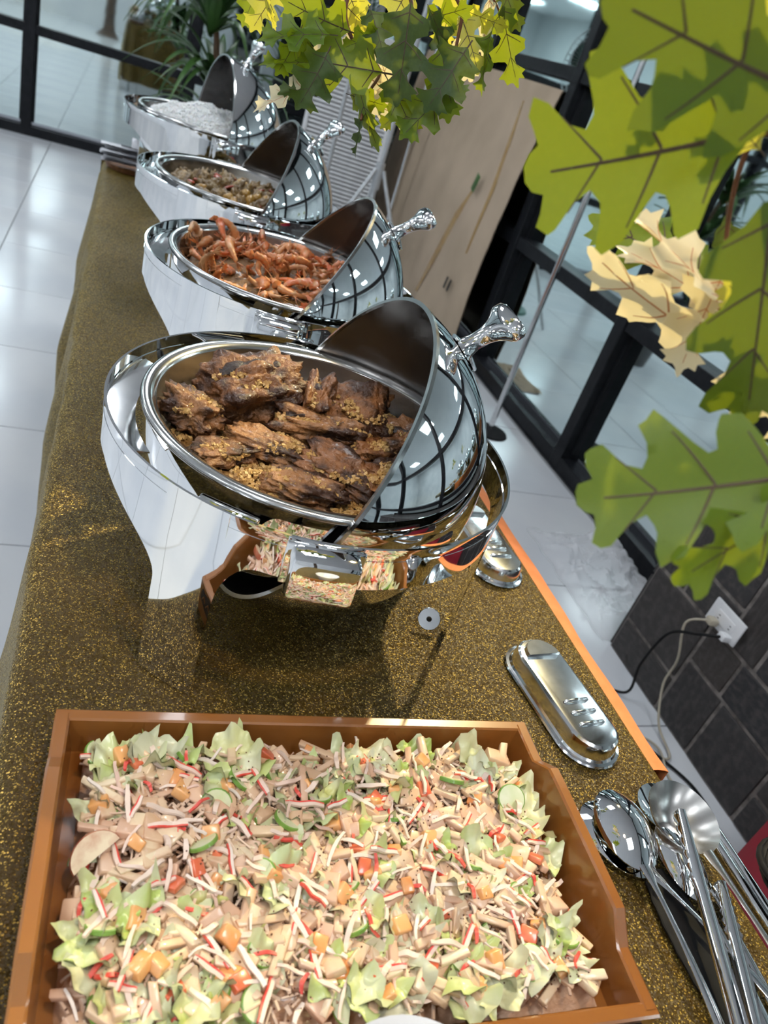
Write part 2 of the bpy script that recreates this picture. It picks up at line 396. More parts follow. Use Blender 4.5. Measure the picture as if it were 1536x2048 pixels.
def orange():
    m = MB()
    def fn(u, v):
        y = .455 + u * (TY1 - .5)
        wv = .004 * nz(y * 11, 0, 4) + .006 * nz(y * 4, 2, 4)
        if v < .3: return (TX1 - .12 + v / .3 * .125, y, T - .004)
        if v < .45:
            q = (v - .3) / .15; return (TX1 + .005 + (.016 + wv) * q, y, T - .004 - .006 * q)
        q = (v - .45) / .55; return (TX1 + .021 + wv - .006 * math.sin(q * 3), y, T - .010 - .34 * q)
    m.grid(fn, 160, 14)
    return m.build('tablecloth', 'orange_cloth', smooth=60)
tag(orange(), 'bright orange undercloth showing as a strip along the right table edge', 'tablecloth')

# ------------------------------------------------------------------ chafing dishes
FRX, FRY = .236, .246
def frame_mesh(zt=.24):
    legs = [(-123.5, 8.3, 'F'), (123.5, 8.3, 'B'), (-22, 6, 'N'), (22, 6, 'N')]
    zb = .190
    def zlow(a):
        z = zb
        for c, hw, kind in legs:
            d = (a - c + 180) % 360 - 180
            if abs(d) <= hw: return 0.0
            toward_front = (d < 0) if c < 0 else (d > 0)
            e = abs(d) - hw
            if kind in 'FB' and toward_front:
                if e < 32: z = min(z, .120 + .072 * (e / 32) ** .42)
            else:
                rr = 9.0
                if e < rr: z = min(z, .125 + (zb - .125) * math.sqrt(max(0, 1 - (1 - e / rr) ** 2)))
        return z
    angs = list(np.arange(-180, 180, 1.5))
    for c, hw, _ in legs:
        for s in (-1, 1): angs += [c + s * (hw - .05), c + s * (hw + .05), c + s * (hw + .7)]
    angs = sorted(angs); n = len(angs); K = 9
    m = MB(); vs = []
    for th in (0, 1):
        for a in angs:
            ar = math.radians(a); zl = zlow(a); dx, dy = math.cos(ar), math.sin(ar)
            for k in range(K):
                t = k / (K - 1)
                z = zt + (zl - zt) * t
                off = -.0016 * th
                if z > zt - .003: off += .0012 * (0 if th else 1)
                vs.append(((FRX + off) * dx, (FRY + off) * dy, z))
    fs = []
    for i in range(n):
        i2 = (i + 1) % n
        for k in range(K - 1):
            fs.append((i * K + k, i * K + k + 1, i2 * K + k + 1, i2 * K + k))
            o = n * K; fs.append((o + i * K + k, o + i2 * K + k, o + i2 * K + k + 1, o + i * K + k + 1))
        o = n * K
        fs.append((i * K, i2 * K, o + i2 * K, o + i * K))
        fs.append((i * K + K - 1, o + i * K + K - 1, o + i2 * K + K - 1, i2 * K + K - 1))
    return m.add(vs, fs).mesh('frame', 'chrome', 35)
ZT = .24
M_frame = frame_mesh(ZT)
PSX, PSY = .199, .209
def prof_mesh(name, prof, m, n=96, sx=1, sy=1, closed=False): return MB().lathe(prof, n, sx=sx, sy=sy, closed=closed).mesh(name, m, 50)
YS = PSY / PSX
pr = [(.199, .2405), (.2005, .2425), (.1995, .2445), (.196, .2455), (.190, .2445), (.186, .242), (.1835, .237), (.182, .228), (.177, .200), (.168, .185), (.150, .179), (.001, .178),
      (.001, .1765), (.151, .1775), (.1695, .1838), (.1785, .2), (.1838, .2365), (.190, .2415), (.196, .2405)]
M_pan_rim = prof_mesh('pan_rim', [(.2005, .2385), (.2015, .2415), (.2003, .2445), (.1975, .2458), (.192, .2450), (.1865, .2425), (.1835, .238), (.1842, .2365), (.190, .2405), (.1965, .2400)], 'steel_rim', sy=YS, closed=True)
M_pan = prof_mesh('food_pan', [(.1838, .2395), (.182, .228), (.177, .200), (.168, .185), (.150, .179), (.0005, .178), (.0005, .1765), (.151, .1775), (.1695, .1838), (.1785, .2), (.1845, .2365)], 'steel_brushed', sy=YS)
M_water = prof_mesh('water_pan', [(.197, .2375), (.195, .236), (.1935, .20), (.186, .15), (.165, .118), (.12, .106), (.0005, .104), (.0005, .1055), (.12, .1075), (.164, .1195), (.184, .151), (.1915, .2), (.193, .2375)], 'chrome', sy=YS)
def sector(a0, a1, r0, r1, z, th=.002, n=16, drop=0):
    m = MB(); vs = []
    for i in range(n + 1):
        a = math.radians(a0 + (a1 - a0) * i / n)
        for r, zz in ((r0, z), (r1, z), (r1, z - th), (r0, z - th)):
            k = FRY / FRX; vs.append((r * math.cos(a), r * math.sin(a) * k, zz - (drop if r == r0 else 0)))
    fs = [(i * 4 + j, i * 4 + (j + 1) % 4, (i + 1) * 4 + (j + 1) % 4, (i + 1) * 4 + j) for i in range(n) for j in range(4)]
    fs += [(3, 2, 1, 0), tuple(n * 4 + j for j in range(4))]
    return m.add(vs, fs)
M_rest = sector(152, 208, .203, .2345, .222, drop=.006).mesh('lid_rest', 'chrome_worn', 30)
M_clip = {a: MB().bbox((.222 * math.cos(math.radians(a)), .222 * FRY / FRX * math.sin(math.radians(a)), .2265), (.024, .062, .006), .002, Euler((0, .12, math.radians(a)))).mesh('clip', 'chrome', 30) for a in (-118, 118)}
M_lip = sector(-179.9, 180, .2335, .2365, .2255, .0016, 96).mesh('support_ring', 'chrome', 30)
def handle_mesh(sgn):
    m = MB(); a = math.radians(-93 * sgn)
    c = Vector((FRX * math.cos(a), FRY * math.sin(a), 0)); R = Euler((0, 0, a + math.pi / 2)).to_matrix()
    # bevelled hollow grip: outline extruded outwards
    out = R @ Vector((0, -1, 0)) if sgn > 0 else R @ Vector((0, -1, 0))
    out = Vector((math.cos(a), math.sin(a), 0))
    m.bbox(c + out * .013 + Vector((0, 0, .2135)), (.064, .032, .048), .006, R)
    m.bbox(c + out * .002 + Vector((0, 0, .2135)), (.074, .006, .048), .002, R)
    return m.mesh('side_handle', 'chrome', 30)
M_handle = {s: handle_mesh(s) for s in (1, -1)}
RL, ZP = .2045, .214
def lid_meshes(theta=67):
    th = math.radians(theta)
    e = Vector((math.cos(th), 0, math.sin(th))); nrm = Vector((math.sin(th), 0, -math.cos(th))); yv = Vector((0, 1, 0))
    M = Matrix(((e.x, 0, nrm.x), (e.y, 1, nrm.y), (e.z, 0, nrm.z)))      # local x=e (open edge), y=pivot axis, z=dome axis
    ys = .2165 / RL
    def shell(r, a0=0.0, n=40):
        def fn(u, v):
            a = a0 + (math.pi / 2 - a0) * v; p = 2 * math.pi * u
            q = Vector((r * math.cos(a) * math.cos(p), r * ys * math.cos(a) * math.sin(p), r * math.sin(a)))
            return M @ q + Vector((0, 0, ZP))
        return fn
    outer = MB().grid(shell(RL), 96, 28, wrap=True).mesh('lid', 'chrome', 60)
    inner = MB().grid(shell(RL - .0022), 96, 28, wrap=True).mesh('lid_liner', 'steel_dark', 60)
    mr = MB(); vs = []
    for j in range(96):
        p = 2 * math.pi * j / 96
        for rr, dz in ((RL + .0012, -.0012), (RL + .0014, .003), (RL - .003, .003), (RL - .0036, -.0012)):
            vs.append(M @ Vector((rr * math.cos(p), rr * ys * math.sin(p), dz)) + Vector((0, 0, ZP)))
    mr.add(vs, [(j * 4 + k, ((j + 1) % 96) * 4 + k, ((j + 1) % 96) * 4 + (k + 1) % 4, j * 4 + (k + 1) % 4) for j in range(96) for k in range(4)])
    rim = mr.mesh('lid_rim', 'steel_rim', 40)
    # T handle near the open edge: stem radial, grip bar parallel to the pivot axis
    al = math.radians(17)
    d = (e * math.cos(al) + nrm * math.sin(al)).normalized(); base = d * RL + Vector((0, 0, ZP))
    tg = d.cross(yv).normalized()
    h = MB(); n = 24; K = 9
    secs = [(.000, .013, .017), (.006, .0105, .012), (.018, .0085, .0090), (.032, .009, .010), (.042, .0105, .016), (.048, .012, .024), (.052, .0125, .033), (.056, .0135, .038), (.066, .0130, .0385), (.071, .009, .034)]
    vs = []
    for (hh, ww, ll) in secs:
        for j in range(n):
            a = 2 * math.pi * j / n; ca, sa = math.cos(a), math.sin(a)
            sq = lambda v: math.copysign(abs(v) ** .6, v)
            vs.append(base + d * hh + tg * ww * sq(ca) + yv * ll * sq(sa))
    fs = [(i * n + j, i * n + (j + 1) % n, (i + 1) * n + (j + 1) % n, (i + 1) * n + j) for i in range(len(secs) - 1) for j in range(n)]
    fs += [tuple(range(n - 1, -1, -1)), tuple((len(secs) - 1) * n + j for j in range(n))]
    knob = h.add(vs, fs).mesh('lid_handle', 'chrome', 50)
    bk = MB().tube([base - e * .0 + d * .001 - tg * .028, base + d * .004, base + d * .001 + tg * .02], [.009, .013, .006], 10, flat=.4, up=d).mesh('handle_mount', 'chrome', 50)
    return outer, inner, rim, knob, bk
LIDS = {k: lid_meshes(k) for k in (65, 57, 66, 86)}
M_foot = MB().lathe([(.0005, .002), (.0145, .002), (.0155, .001), (.0155, 0), (.0005, 0)], 20).mesh('foot_plate', 'chrome_worn', 15)
M_bolt = MB().lathe([(.0005, .0045), (.0028, .004), (.0036, .002), (.0036, 0)], 12).mesh('bolt', 'black_rubber', 40)

def chafer(x, y, rz, theta, label, sc=1):
    r = empty('chafing_dish', (x, y, T + .003), label, 'chafing dish', 'open roll top chafing dishes along the table', math.radians(rz)); r.scale = (sc, sc, sc if sc != 1.025 else 1.0)
    fr = link('frame', M_frame, r)
    link('lid_rest', M_rest, fr); link('support_ring', M_lip, fr)
    for a in M_clip: link('clip', M_clip[a], fr)
    link('water_pan', M_water, r)
    fp = link('food_pan', M_pan, r); link('pan_rim', M_pan_rim, fp)
    for s in (1, -1): link('side_handle', M_handle[s], r)
    o, inn, rim, knob, bk = LIDS[theta]
    ld = link('lid', o, r); link('lid_liner', inn, ld); link('lid_rim', rim, ld); link('lid_handle', knob, ld); link('handle_mount', bk, ld)
    for sg in (-1, 1):
        fo = link('foot_plate', M_foot, r, (.200, .070 * sg, .016), Euler((math.radians(52) * -sg, math.radians(-24), 0)))
        link('bolt', M_bolt, fo, (0, 0, .002))
    return r
CH = [(.254, .782, -6, 65, 'open chafing dish of roast meat, the nearest one behind the salad tray', 1.025),
      (.304, 1.342, -9, 57, 'open chafing dish of orange shrimp, second from the salad tray', 1.05),
      (.292, 1.948, 0, 66, 'open chafing dish of brown stew, third from the salad tray', 1.06),
      (.265, 2.735, 8, 86, 'open chafing dish heaped with white rice at the far table end', 1.12)]
for c in CH: chafer(*c)

# ------------------------------------------------------------------ food in the pans
def blob_mesh(name, m, size, seed, sub=3, rough=.35, freq=1.6, box=.5, smooth=60, ridge=0, fine=0):
    bm = bmesh.new(); bmesh.ops.create_icosphere(bm, subdivisions=sub, radius=1); off = seed * 7.31
    for v in bm.verts:
        p = v.co.copy(); mx = max(abs(p.x), abs(p.y), abs(p.z))
        p = p.lerp(p / mx * .85, box)
        k = 1 + rough * (nz(p.x * freq + off, p.y * freq, p.z * freq) + .5 * nz(p.x * freq * 2.3 + off, p.y * freq * 2.3, p.z * freq * 2.3 + 5))
        if ridge: k += ridge * math.sin((p.y + .2 * nz(p.x * 3, p.z * 3, off)) * 16)
        if fine:
            k += fine * (.30 - abs(nz(p.x * 2.2 + off, p.y * 7, p.z * 5)) - .6 * abs(nz(p.x * 6, p.y * 17 + off, p.z * 13)) + .5 * nz(p.x * 20, p.y * 20, p.z * 20 + off))
        v.co = Vector((p.x * k * size[0], p.y * k * size[1], p.z * k * size[2]))
    me = bpy.data.meshes.new(name); bm.to_mesh(me); bm.free(); me.materials.append(MATS[m])
    me.polygons.foreach_set('use_smooth', [True] * len(me.polygons)); return me
def bed(x, y, m, name, label, cat, h, bump, rad=.173, n=48, sc=1):
    mb = MB()
    def fn(u, v):
        a = 2 * math.pi * u; r = rad * v
        px, py = r * math.cos(a), r * YS * math.sin(a)
        z = h(px, py) + bump * (nz(px * 40, py * 40, h(0, 0) * 50) + .6 * nz(px * 95, py * 95, 3))
        return (px, py, max(z, .181) if v < 1 else .186)
    mb.grid(fn, n, 20, wrap=True)
    o = mb.build(name, m, loc=(x, y, T + .003)); o.scale = (sc,) * 3; tag(o, label, cat, kind='stuff'); return o
rf = random.Random(11)
# dish 1: roast meat
c1 = Vector((CH[0][0], CH[0][1], T + .003)); K1 = CH[0][5]
def h1(px, py): return .200 + .010 * smoothstep((py + .05) / .15) + .004 * nz(px * 9, py * 9, 1)
bed(c1.x, c1.y, 'sauce', 'roast_juices', 'brown gravy and crushed garlic bed under the roast meat', 'gravy', h1, .006, sc=K1).scale.z = 1
# (x, y, z, size, rot) in pan space; the pieces as they lie in the photo
MEAT = [(-.070, .060, .238, (.058, .046, .034), (.25, -.1, .25), .12), (-.142, .010, .222, (.030, .040, .022), (.1, .35, .9), .22),
        (.005, .050, .238, (.018, .040, .030), (.3, .2, -.25), .05), (.062, .052, .232, (.050, .042, .020), (.5, -.15, -.25), .10),
        (.010, .002, .228, (.066, .020, .017), (.1, .05, -.12), .10), (.130, .000, .228, (.048, .036, .024), (.2, -.2, -.5), .08),
        (.075, -.020, .218, (.040, .024, .015), (.0, .1, .3), .05), (-.060, -.030, .215, (.050, .028, .013), (.0, .1, -.3), .05),
        (.020, -.072, .216, (.050, .034, .015), (.1, .1, -.5), .12), (.080, -.085, .219, (.046, .036, .016), (-.1, -.15, .5), .10),
        (-.030, -.105, .210, (.046, .026, .012), (.0, .0, -.4), .06), (.128, -.062, .216, (.032, .026, .014), (.1, .1, .8), .06),
        (-.110, -.052, .210, (.036, .024, .012), (0, 0, .5), .08), (.055, .088, .225, (.036, .022, .016), (.7, 0, .2), .04)]
ML = ['large thick slab of roast meat with charred top at the back left', 'sliced roast meat piece with ridged grain at the left pan wall', 'upright dark roast rib piece beside the thick slab',
      'wide golden brown roast slice leaning on the back pan wall', 'long roast meat strip lying across the pan centre', 'roast meat lump with bony edge against the right pan wall',
      'small reddish roast piece right of the centre strip', 'flat garlic covered roast piece left of centre', 'torn roast slice near the front of the pan', 'pale fibrous roast slice at the front right',
      'dark roast scrap at the front pan wall', 'small roast lump beside the lid edge', 'garlic covered roast scrap at the front left', 'golden roast corner sticking up at the back']
for k, (px, py, pz, sz, rt, rd) in enumerate(MEAT):
    o = link('roast_meat', blob_mesh('roast_meat', 'meat', sz, k + 1, 5, .40, 1.5, .62, ridge=rd * .25, fine=.17), None, c1 + Vector((K1 * px, K1 * py, pz)), rt, K1)
    tag(o, ML[k], 'meat', 'roast meat pieces in the nearest dish')
    if k in (0, 2, 4, 5):
        ch = MB()
        def cf(u, v, sz=sz, k=k):
            X = (u - .5) * sz[0] * 1.5; Y = (v - .5) * sz[1] * .42 + (.25 * sz[1] if k == 0 else 0)
            e = 1 - max(abs(u - .5), abs(v - .5)) * 2
            return (X, Y + .004 * nz(u * 6, k, 2), sz[2] * (.82 + .22 * min(1, e * 3)) + .004 * nz(X * 90, Y * 90, k) - .004)
        ch.grid(cf, 16, 8).build('charred_crust', 'char', o, smooth=60)
def scatter_bits(name, m, n, x0, fz, size, label, cat, seed, rad=.165, w=None):
    r = random.Random(seed); mb = MB(); k = 0
    while k < n:
        px, py = r.uniform(-rad, rad), r.uniform(-rad, rad) * YS
        if (px / rad) ** 2 + (py / rad / YS) ** 2 > 1: continue
        if w and r.random() > w(px, py): continue
        z = fz(px, py); s = size * r.uniform(.5, 1.3)
        mb.box((px, py, z), (s * r.uniform(.7, 1.5), s, s * .8), Euler((r.uniform(0, 3), r.uniform(0, 3), r.uniform(0, 3))), taper=r.uniform(.5, .9)); k += 1
    o = mb.build(name, m, loc=x0, smooth=70); tag(o, label, cat, kind='stuff'); return o
def meat_top(px, py):
    z = h1(px, py) + .002
    for (mx, my, mz, sz, rt, rd) in MEAT:
        q = Matrix.Rotation(-rt[2], 2) @ Vector((px - mx, py - my)); e = (q.x / sz[0]) ** 2 + (q.y / sz[1]) ** 2
        if e < .8: z = max(z, mz + sz[2] * .80 * math.sqrt(1 - e))
    return z
_g = scatter_bits('garlic_bits', 'garlic', 5600, c1, meat_top, .0038, 'golden fried garlic crumbs sprinkled over the roast meat', 'garlic', 3,
             w=lambda px, py: .12 + .88 * (nz(px * 22, py * 22, 9) > -.10) * (1 if py < .02 else .40))
_g.scale = (K1, K1, 1)

# dish 2: shrimp
def shrimp_mesh(seed):
    r = random.Random(seed); mb = MB(); n = 16; ns = 9; span = r.uniform(1.5, 2.9); R0 = r.uniform(.014, .019); L = .085
    vs = []; path = []
    for i in range(n + 1):
        t = i / n; a = span * t
        rad = L / span; c = Vector((rad * math.cos(a), rad * math.sin(a), .004 * math.sin(t * 5 + seed)))
        w_ = (.0045 + .0080 * math.sin(min(1, t * 1.5 + .18) * math.pi * .62)) * (1 - .62 * t) * (1 + .10 * (1 if i % 2 else -1)) if t > .25 else .0035 + .036 * t * (1 if t < .25 else 0) + (.002 if i % 2 else 0)
        w_ = max(.0022, min(.0125, w_)); path.append((c, w_, a))
        for j in range(ns):
            q = 2 * math.pi * j / ns
            vs.append(c + Vector((math.cos(a), math.sin(a), 0)) * math.cos(q) * w_ * 1.15 + Vector((0, 0, 1)) * math.sin(q) * w_ * .85)
    mb.add(vs, [(i * ns + j, i * ns + (j + 1) % ns, (i + 1) * ns + (j + 1) % ns, (i + 1) * ns + j) for i in range(n) for j in range(ns)] + [tuple(range(ns - 1, -1, -1)), tuple(n * ns + j for j in range(ns))])
    c, w_, a = path[-1]; d = Vector((-math.sin(a), math.cos(a), 0)); s = Vector((math.cos(a), math.sin(a), 0))
    for k in (-1, -.35, .35, 1):                                 # tail fan
        mb.tube([c, c + d * .010 + (s * .2 + Vector((0, 0, 1))) * .006 * k, c + d * .020 + (s * .3 + Vector((0, 0, 1))) * .011 * k], [.0022, .0042, .0012], 5, flat=.35)
    for i in range(2, 12, 2):                                    # legs
        c, w_, a = path[i]; s = -Vector((math.cos(a), math.sin(a), 0))
        mb.tube([c + s * w_, c + s * (w_ + .006) + Vector((0, 0, .002)), c + s * (w_ + .010) + Vector((.003, 0, -.002))], [.0011, .0009, .0004], 4, caps=False)
    c, w_, a = path[0]; d = Vector((math.sin(a), -math.cos(a), 0))
    for k in (-1, 1): mb.tube([c, c + d * .02 + Vector((.006, 0, .006 * k)), c + d * .045 + Vector((.02, 0, .012 * k))], [.0008, .0006, .0003], 4, caps=False)
    mb.tube([c, c + d * .010 + Vector((.003, 0, 0))], [.003, .0004], 5)
    return mb.mesh('shrimp', 'shrimp', 60)
SHR = [shrimp_mesh(k) for k in range(6)]
c2 = Vector((CH[1][0], CH[1][1], T + .003))
def h2(px, py): return .212 + .020 * (1 - (px * px + py * py) / .03) + .006 * nz(px * 8, py * 8, 5)
bed(c2.x, c2.y, 'sauce', 'shrimp_sauce', 'dark garlic sauce under the shrimp', 'sauce', h2, .004, sc=1.05)
k = 0; rs2 = random.Random(4)
for ring, (rr, cnt) in enumerate(((.012, 4), (.045, 13), (.080, 22), (.115, 32), (.150, 40))):
    for i in range(cnt):
        a = 2 * math.pi * (i + rs2.uniform(-.3, .3)) / cnt; q = rr + rs2.uniform(-.014, .008)
        px, py = q * math.cos(a), q * YS * math.sin(a)
        o = link('shrimp', SHR[k % 6], None, c2 + 1.05 * Vector((px, py, h2(px, py) + .004 + rs2.uniform(-.003, .010))), Euler((rs2.uniform(-.9, .9), rs2.uniform(-.9, .9), rs2.uniform(0, 6.3))), rs2.uniform(.58, .86))
        tag(o, 'orange fried shrimp piled in the second chafing dish', 'shrimp', 'shrimp in the second chafing dish'); k += 1
for (px, py, rot) in ((-.158, .035, (1.35, -.3, 1.2)), (-.110, .120, (1.2, .3, .2)), (-.02, .140, (1.1, .2, 1.5))):
    o = link('shrimp', SHR[k % 6], None, c2 + 1.05 * Vector((px, py, .228)), Euler(rot), .85); k += 1
    tag(o, 'orange fried shrimp piled in the second chafing dish', 'shrimp', 'shrimp in the second chafing dish')

# dish 3: stew
c3 = Vector((CH[2][0], CH[2][1], T + .003))
def h3(px, py): return .204 + .020 * (1 - (px * px + (py + .03) ** 2) / .03) + .004 * nz(px * 8, py * 8, 5)
bed(c3.x, c3.y, 'sauce', 'stew_gravy', 'brown gravy of the stew', 'gravy', h3, .004, sc=1.06)
SM = [blob_mesh('stew_chunk', 'stew_meat', (.020, .016, .012), 40 + k, 4, .5, 1.7, .5, fine=.28) for k in range(5)]
SP = [blob_mesh('potato_chunk', 'stew_potato', (.015, .012, .010), 50 + k, 2, .22, 1.2, .45) for k in range(3)]
SRd = [blob_mesh('pepper_piece', 'stew_red', (.012, .009, .003), 60 + k, 2, .3, 1.2, .5) for k in range(2)]
for i in range(120):
    a = rf.uniform(0, 6.283); q = .160 * math.sqrt((i + .5) / 120); a = i * 2.39996
    px, py = q * math.cos(a), q * YS * math.sin(a)
    t = rf.random(); loc = c3 + 1.06 * Vector((px, py, h3(px, py) + rf.uniform(.002, .014))); rot = Euler((rf.uniform(0, 6), rf.uniform(0, 6), rf.uniform(0, 6)))
    if t < .62: tag(link('stew_chunk', SM[i % 5], None, loc, rot, rf.uniform(.8, 1.25)), 'brown meat chunk in the stew of the third dish', 'meat', 'stew meat chunks in the third dish')
    elif t < .86: tag(link('potato_chunk', SP[i % 3], None, loc, rot, rf.uniform(.8, 1.2)), 'yellow potato chunk in the stew of the third dish', 'potato', 'potato chunks in the third dish')
    else: tag(link('pepper_piece', SRd[i % 2], None, loc + Vector((0, 0, .006)), Euler((rf.uniform(-.5, .5), rf.uniform(-.5, .5), rf.uniform(0, 6))), rf.uniform(.8, 1.2)), 'red pepper piece in the stew of the third dish', 'pepper', 'red pepper pieces in the third dish')

# dish 4: rice
c4 = Vector((CH[3][0], CH[3][1], T + .003))
def h4(px, py): return .233 + .048 * max(0, 1 - ((px - .0) ** 2 + (py + .01) ** 2) / .026) + .012 * nz(px * 14, py * 14, 2) + .006 * nz(px * 40, py * 40, 2)
mb = MB()
mb.grid(lambda u, v: ((.170 * v) * math.cos(6.28318 * u), (.170 * v) * YS * math.sin(6.28318 * u), (h4(.17 * v * math.cos(6.28318 * u), .17 * v * YS * math.sin(6.28318 * u)) - .002) if v < 1 else .20), 60, 26, wrap=True)
for i in range(5200):
    a = rf.uniform(0, 6.283); q = .166 * math.sqrt(rf.random()); px, py = q * math.cos(a), q * YS * math.sin(a)
    mb.box((px, py, h4(px, py)), (.0085, .0028, .0026), Euler((rf.uniform(0, 3), rf.uniform(-.8, .8), rf.uniform(0, 6))), taper=.7)
_r = mb.build('rice', 'rice', loc=c4, smooth=0); _r.scale = (1.12,) * 3
tag(_r, 'mound of white rice in the farthest chafing dish', 'rice', kind='stuff')

# ------------------------------------------------------------------ salad tray
TRX, TRY, TRR = .2385, .3430, math.radians(-2.2)
tw, td, thk, th_ = .482, .294, .013, .050
tr = empty('serving_tray', (TRX, TRY, T + .002), 'rectangular orange brown wooden tray holding the salad', 'tray', rz=TRR)
MB().bbox((0, 0, .006), (tw - .01, td - .01, .010), .001).build('tray_base', 'wood', tr)
def board(p0, p1, raise_=0, n=24):
    """tray side: outline swept in height, flared a little outwards, rounded top"""
    m = MB(); p0, p1 = Vector(p0), Vector(p1); d = (p1 - p0).normalized(); o = Vector((d.y, -d.x, 0)); p0 -= d * .0055 * (raise_ == 0); p1 += d * .0055 * (raise_ == 0); L = (p1 - p0).length
    vs = []
    for i in range(n + 1):
        t = i / n; s = p0 + d * L * t
        e = raise_ * smoothstep((min(t, 1 - t) - .16) / .10)
        h = th_ + e + (.0007 if raise_ else 0)
        for off, z in ((-thk, 0), (0, 0), (.006, h * .97), (.004, h), (-thk + .008, h), (-thk + .006, h * .97)):
            vs.append(s + o * off + Vector((0, 0, z)))
    k = 6
    fs = [(i * k + j, i * k + (j + 1) % k, (i + 1) * k + (j + 1) % k, (i + 1) * k + j) for i in range(n) for j in range(k)]
    fs += [tuple(range(k - 1, -1, -1)), tuple(n * k + j for j in range(k))]
    return m.add(vs, fs)
hx, hy = tw / 2, td / 2
board((-hx, hy, 0), (hx, hy, 0)).v and None
sides = [('side_board', (hx, hy, 0), (-hx, hy, 0), 0), ('side_board', (-hx, -hy, 0), (hx, -hy, 0), 0), ('end_board', (hx, -hy, 0), (hx, hy, 0), .020), ('end_board', (-hx, hy, 0), (-hx, -hy, 0), .020)]
for nm, a, b, rz_ in sides: board(a, b, rz_).build(nm, 'wood', tr, smooth=30)
def ornament(x, y, sgn):
    m = MB(); pts = []
    for j in range(20):
        a = 2 * math.pi * j / 20; pts.append((x + .036 * math.cos(a), .0345 + .010 * math.copysign(abs(math.sin(a)) ** .7, math.sin(a)) + .0015 * math.sin(5 * a)))
    vs = [(p[0], y, p[1]) for p in pts] + [(p[0], y + sgn * .0025, p[1]) for p in pts]
    m.add(vs, [tuple(range(20)), tuple(range(39, 19, -1))] + [(j, 20 + j, 20 + (j + 1) % 20, (j + 1) % 20) for j in range(20)])
    o = m.build('handle_slot', 'wood_black', tr, smooth=0)
    s = MB()
    for q in range(3):
        cx = x - .02 + q * .018
        s.tube([(cx - .007, y + sgn * .0026, .031), (cx, y + sgn * .0032, .039), (cx + .007, y + sgn * .0026, .034)], .0011, 5)
    s.build('carved_scroll', 'wood', o)
ornament(hx - .042, -hy - .0046, -1); ornament(-hx + .042, hy + .0046, 1)

def TRP(x, y, z):
    return Vector((TRX, TRY, T + .002)) + Matrix.Rotation(TRR, 3, 'Z') @ Vector((x, y, z))
ix, iy = hx - thk - .006, hy - thk - .004
def hs(x, y):
    ex = min(1, (ix - abs(x)) / .05); ey = min(1, (iy - abs(y)) / .04)
    return .018 + .020 * smoothstep(min(ex, ey) + .25) + .006 * nz(x * 18, y * 18, 1) + .004 * nz(x * 45, y * 45, 4)
def cen(x, y):     # how much dressing and crab: towards the middle
    return smoothstep(min((ix - abs(x)) / .10, (iy - abs(y)) / .075))
mb = MB(); mb.grid(lambda u, v: ((u - .5) * 2 * (ix - .004), (v - .5) * 2 * (iy - .004), hs((u - .5) * 2 * ix, (v - .5) * 2 * iy) - .008), 70, 46)
o = mb.build('salad_dressing', 'dressing', loc=(TRX, TRY, T + .002)); o.rotation_euler = (0, 0, TRR)
tag(o, 'peach coloured creamy dressing under the salad pieces', 'dressing', kind='stuff')
rs3 = random.Random(21)
def lettuce_mesh(seed):
    m = MB(); r = random.Random(seed); fr = r.uniform(3, 5); ph = r.uniform(0, 6); cu = r.uniform(.15, .6)
    def fn(u, v):
        a = (u - .5) * 4.2; R = .004 + .024 * v * (1 + .12 * math.sin(a * 3 + ph) + .05 * math.sin(a * 7 + seed))
        z = .007 * v * v * math.sin(a * fr + ph) + cu * .018 * v * v + .0050 * v ** 3 * math.sin(a * 11 + seed) + .002 * math.sin(v * 9 + a * 2)
        return (R * math.cos(a) - .006, R * math.sin(a) * .85, z)
    m.grid(fn, 34, 7)
    th = [(x, y, z - .0009) for x, y, z in m.v]; n0 = len(m.v); f0 = list(m.f)
    m.add(th, [tuple(reversed(f)) for f in f0]); return m.mesh('lettuce_leaf', 'lettuce', 70)
LET = [lettuce_mesh(k) for k in range(8)]
def cuc_mesh(half):
    m = MB(); n = 20; a1 = math.pi if half else 2 * math.pi; R = .0150; t = .0022
    top = [(R * math.cos(a1 * j / n), R * math.sin(a1 * j / n)) for j in range(n + 1 if half else n)]; k = len(top)
    m.add([(x * .92, y * .92, t) for x, y in top] + [(x * .92, y * .92, -t) for x, y in top], [tuple(range(k)), tuple(range(2 * k - 1, k - 1, -1))])
    m.add([(x * .92, y * .92, t) for x, y in top] + [(x, y, t * .7) for x, y in top] + [(x, y, -t * .7) for x, y in top] + [(x * .92, y * .92, -t) for x, y in top],
          [(i * k + j, i * k + (j + 1) % k, (i + 1) * k + (j + 1) % k, (i + 1) * k + j) for i in range(3) for j in range(k)], 1)
    return m.mesh('cucumber_slice', ['cucumber_flesh', 'cucumber_skin'], 30)
CUC = [cuc_mesh(False), cuc_mesh(True)]
def cube_mesh(name, m, sx, sy, sz, seed):
    r = random.Random(seed); mb = MB(); mb.bbox((0, 0, 0), (sx, sy, sz), min(sx, sy, sz) * .18)
    mb.v = [(x + .12 * sx * nz(x * 90, y * 90, z * 90 + seed), y + .15 * sy * nz(x * 90 + 7, y * 90, seed), z + .15 * sz * nz(x * 90, y * 90 + 3, seed)) for x, y, z in mb.v]
    return mb.mesh(name, m, 50)
PAP = [cube_mesh('papaya_cube', 'papaya', .015, .012, .009, k) for k in range(4)]
TOM = [cube_mesh('tomato_piece', 'tomato', .014, .011, .006, 20 + k) for k in range(3)]
APC = [cube_mesh('apple_chunk', 'apple', .018, .012, .006, 40 + k) for k in range(4)]
APS = [cube_mesh('apple_stick', 'apple', L, .0065, .0055, 60 + k) for k, L in enumerate((.026, .032, .038, .022))]
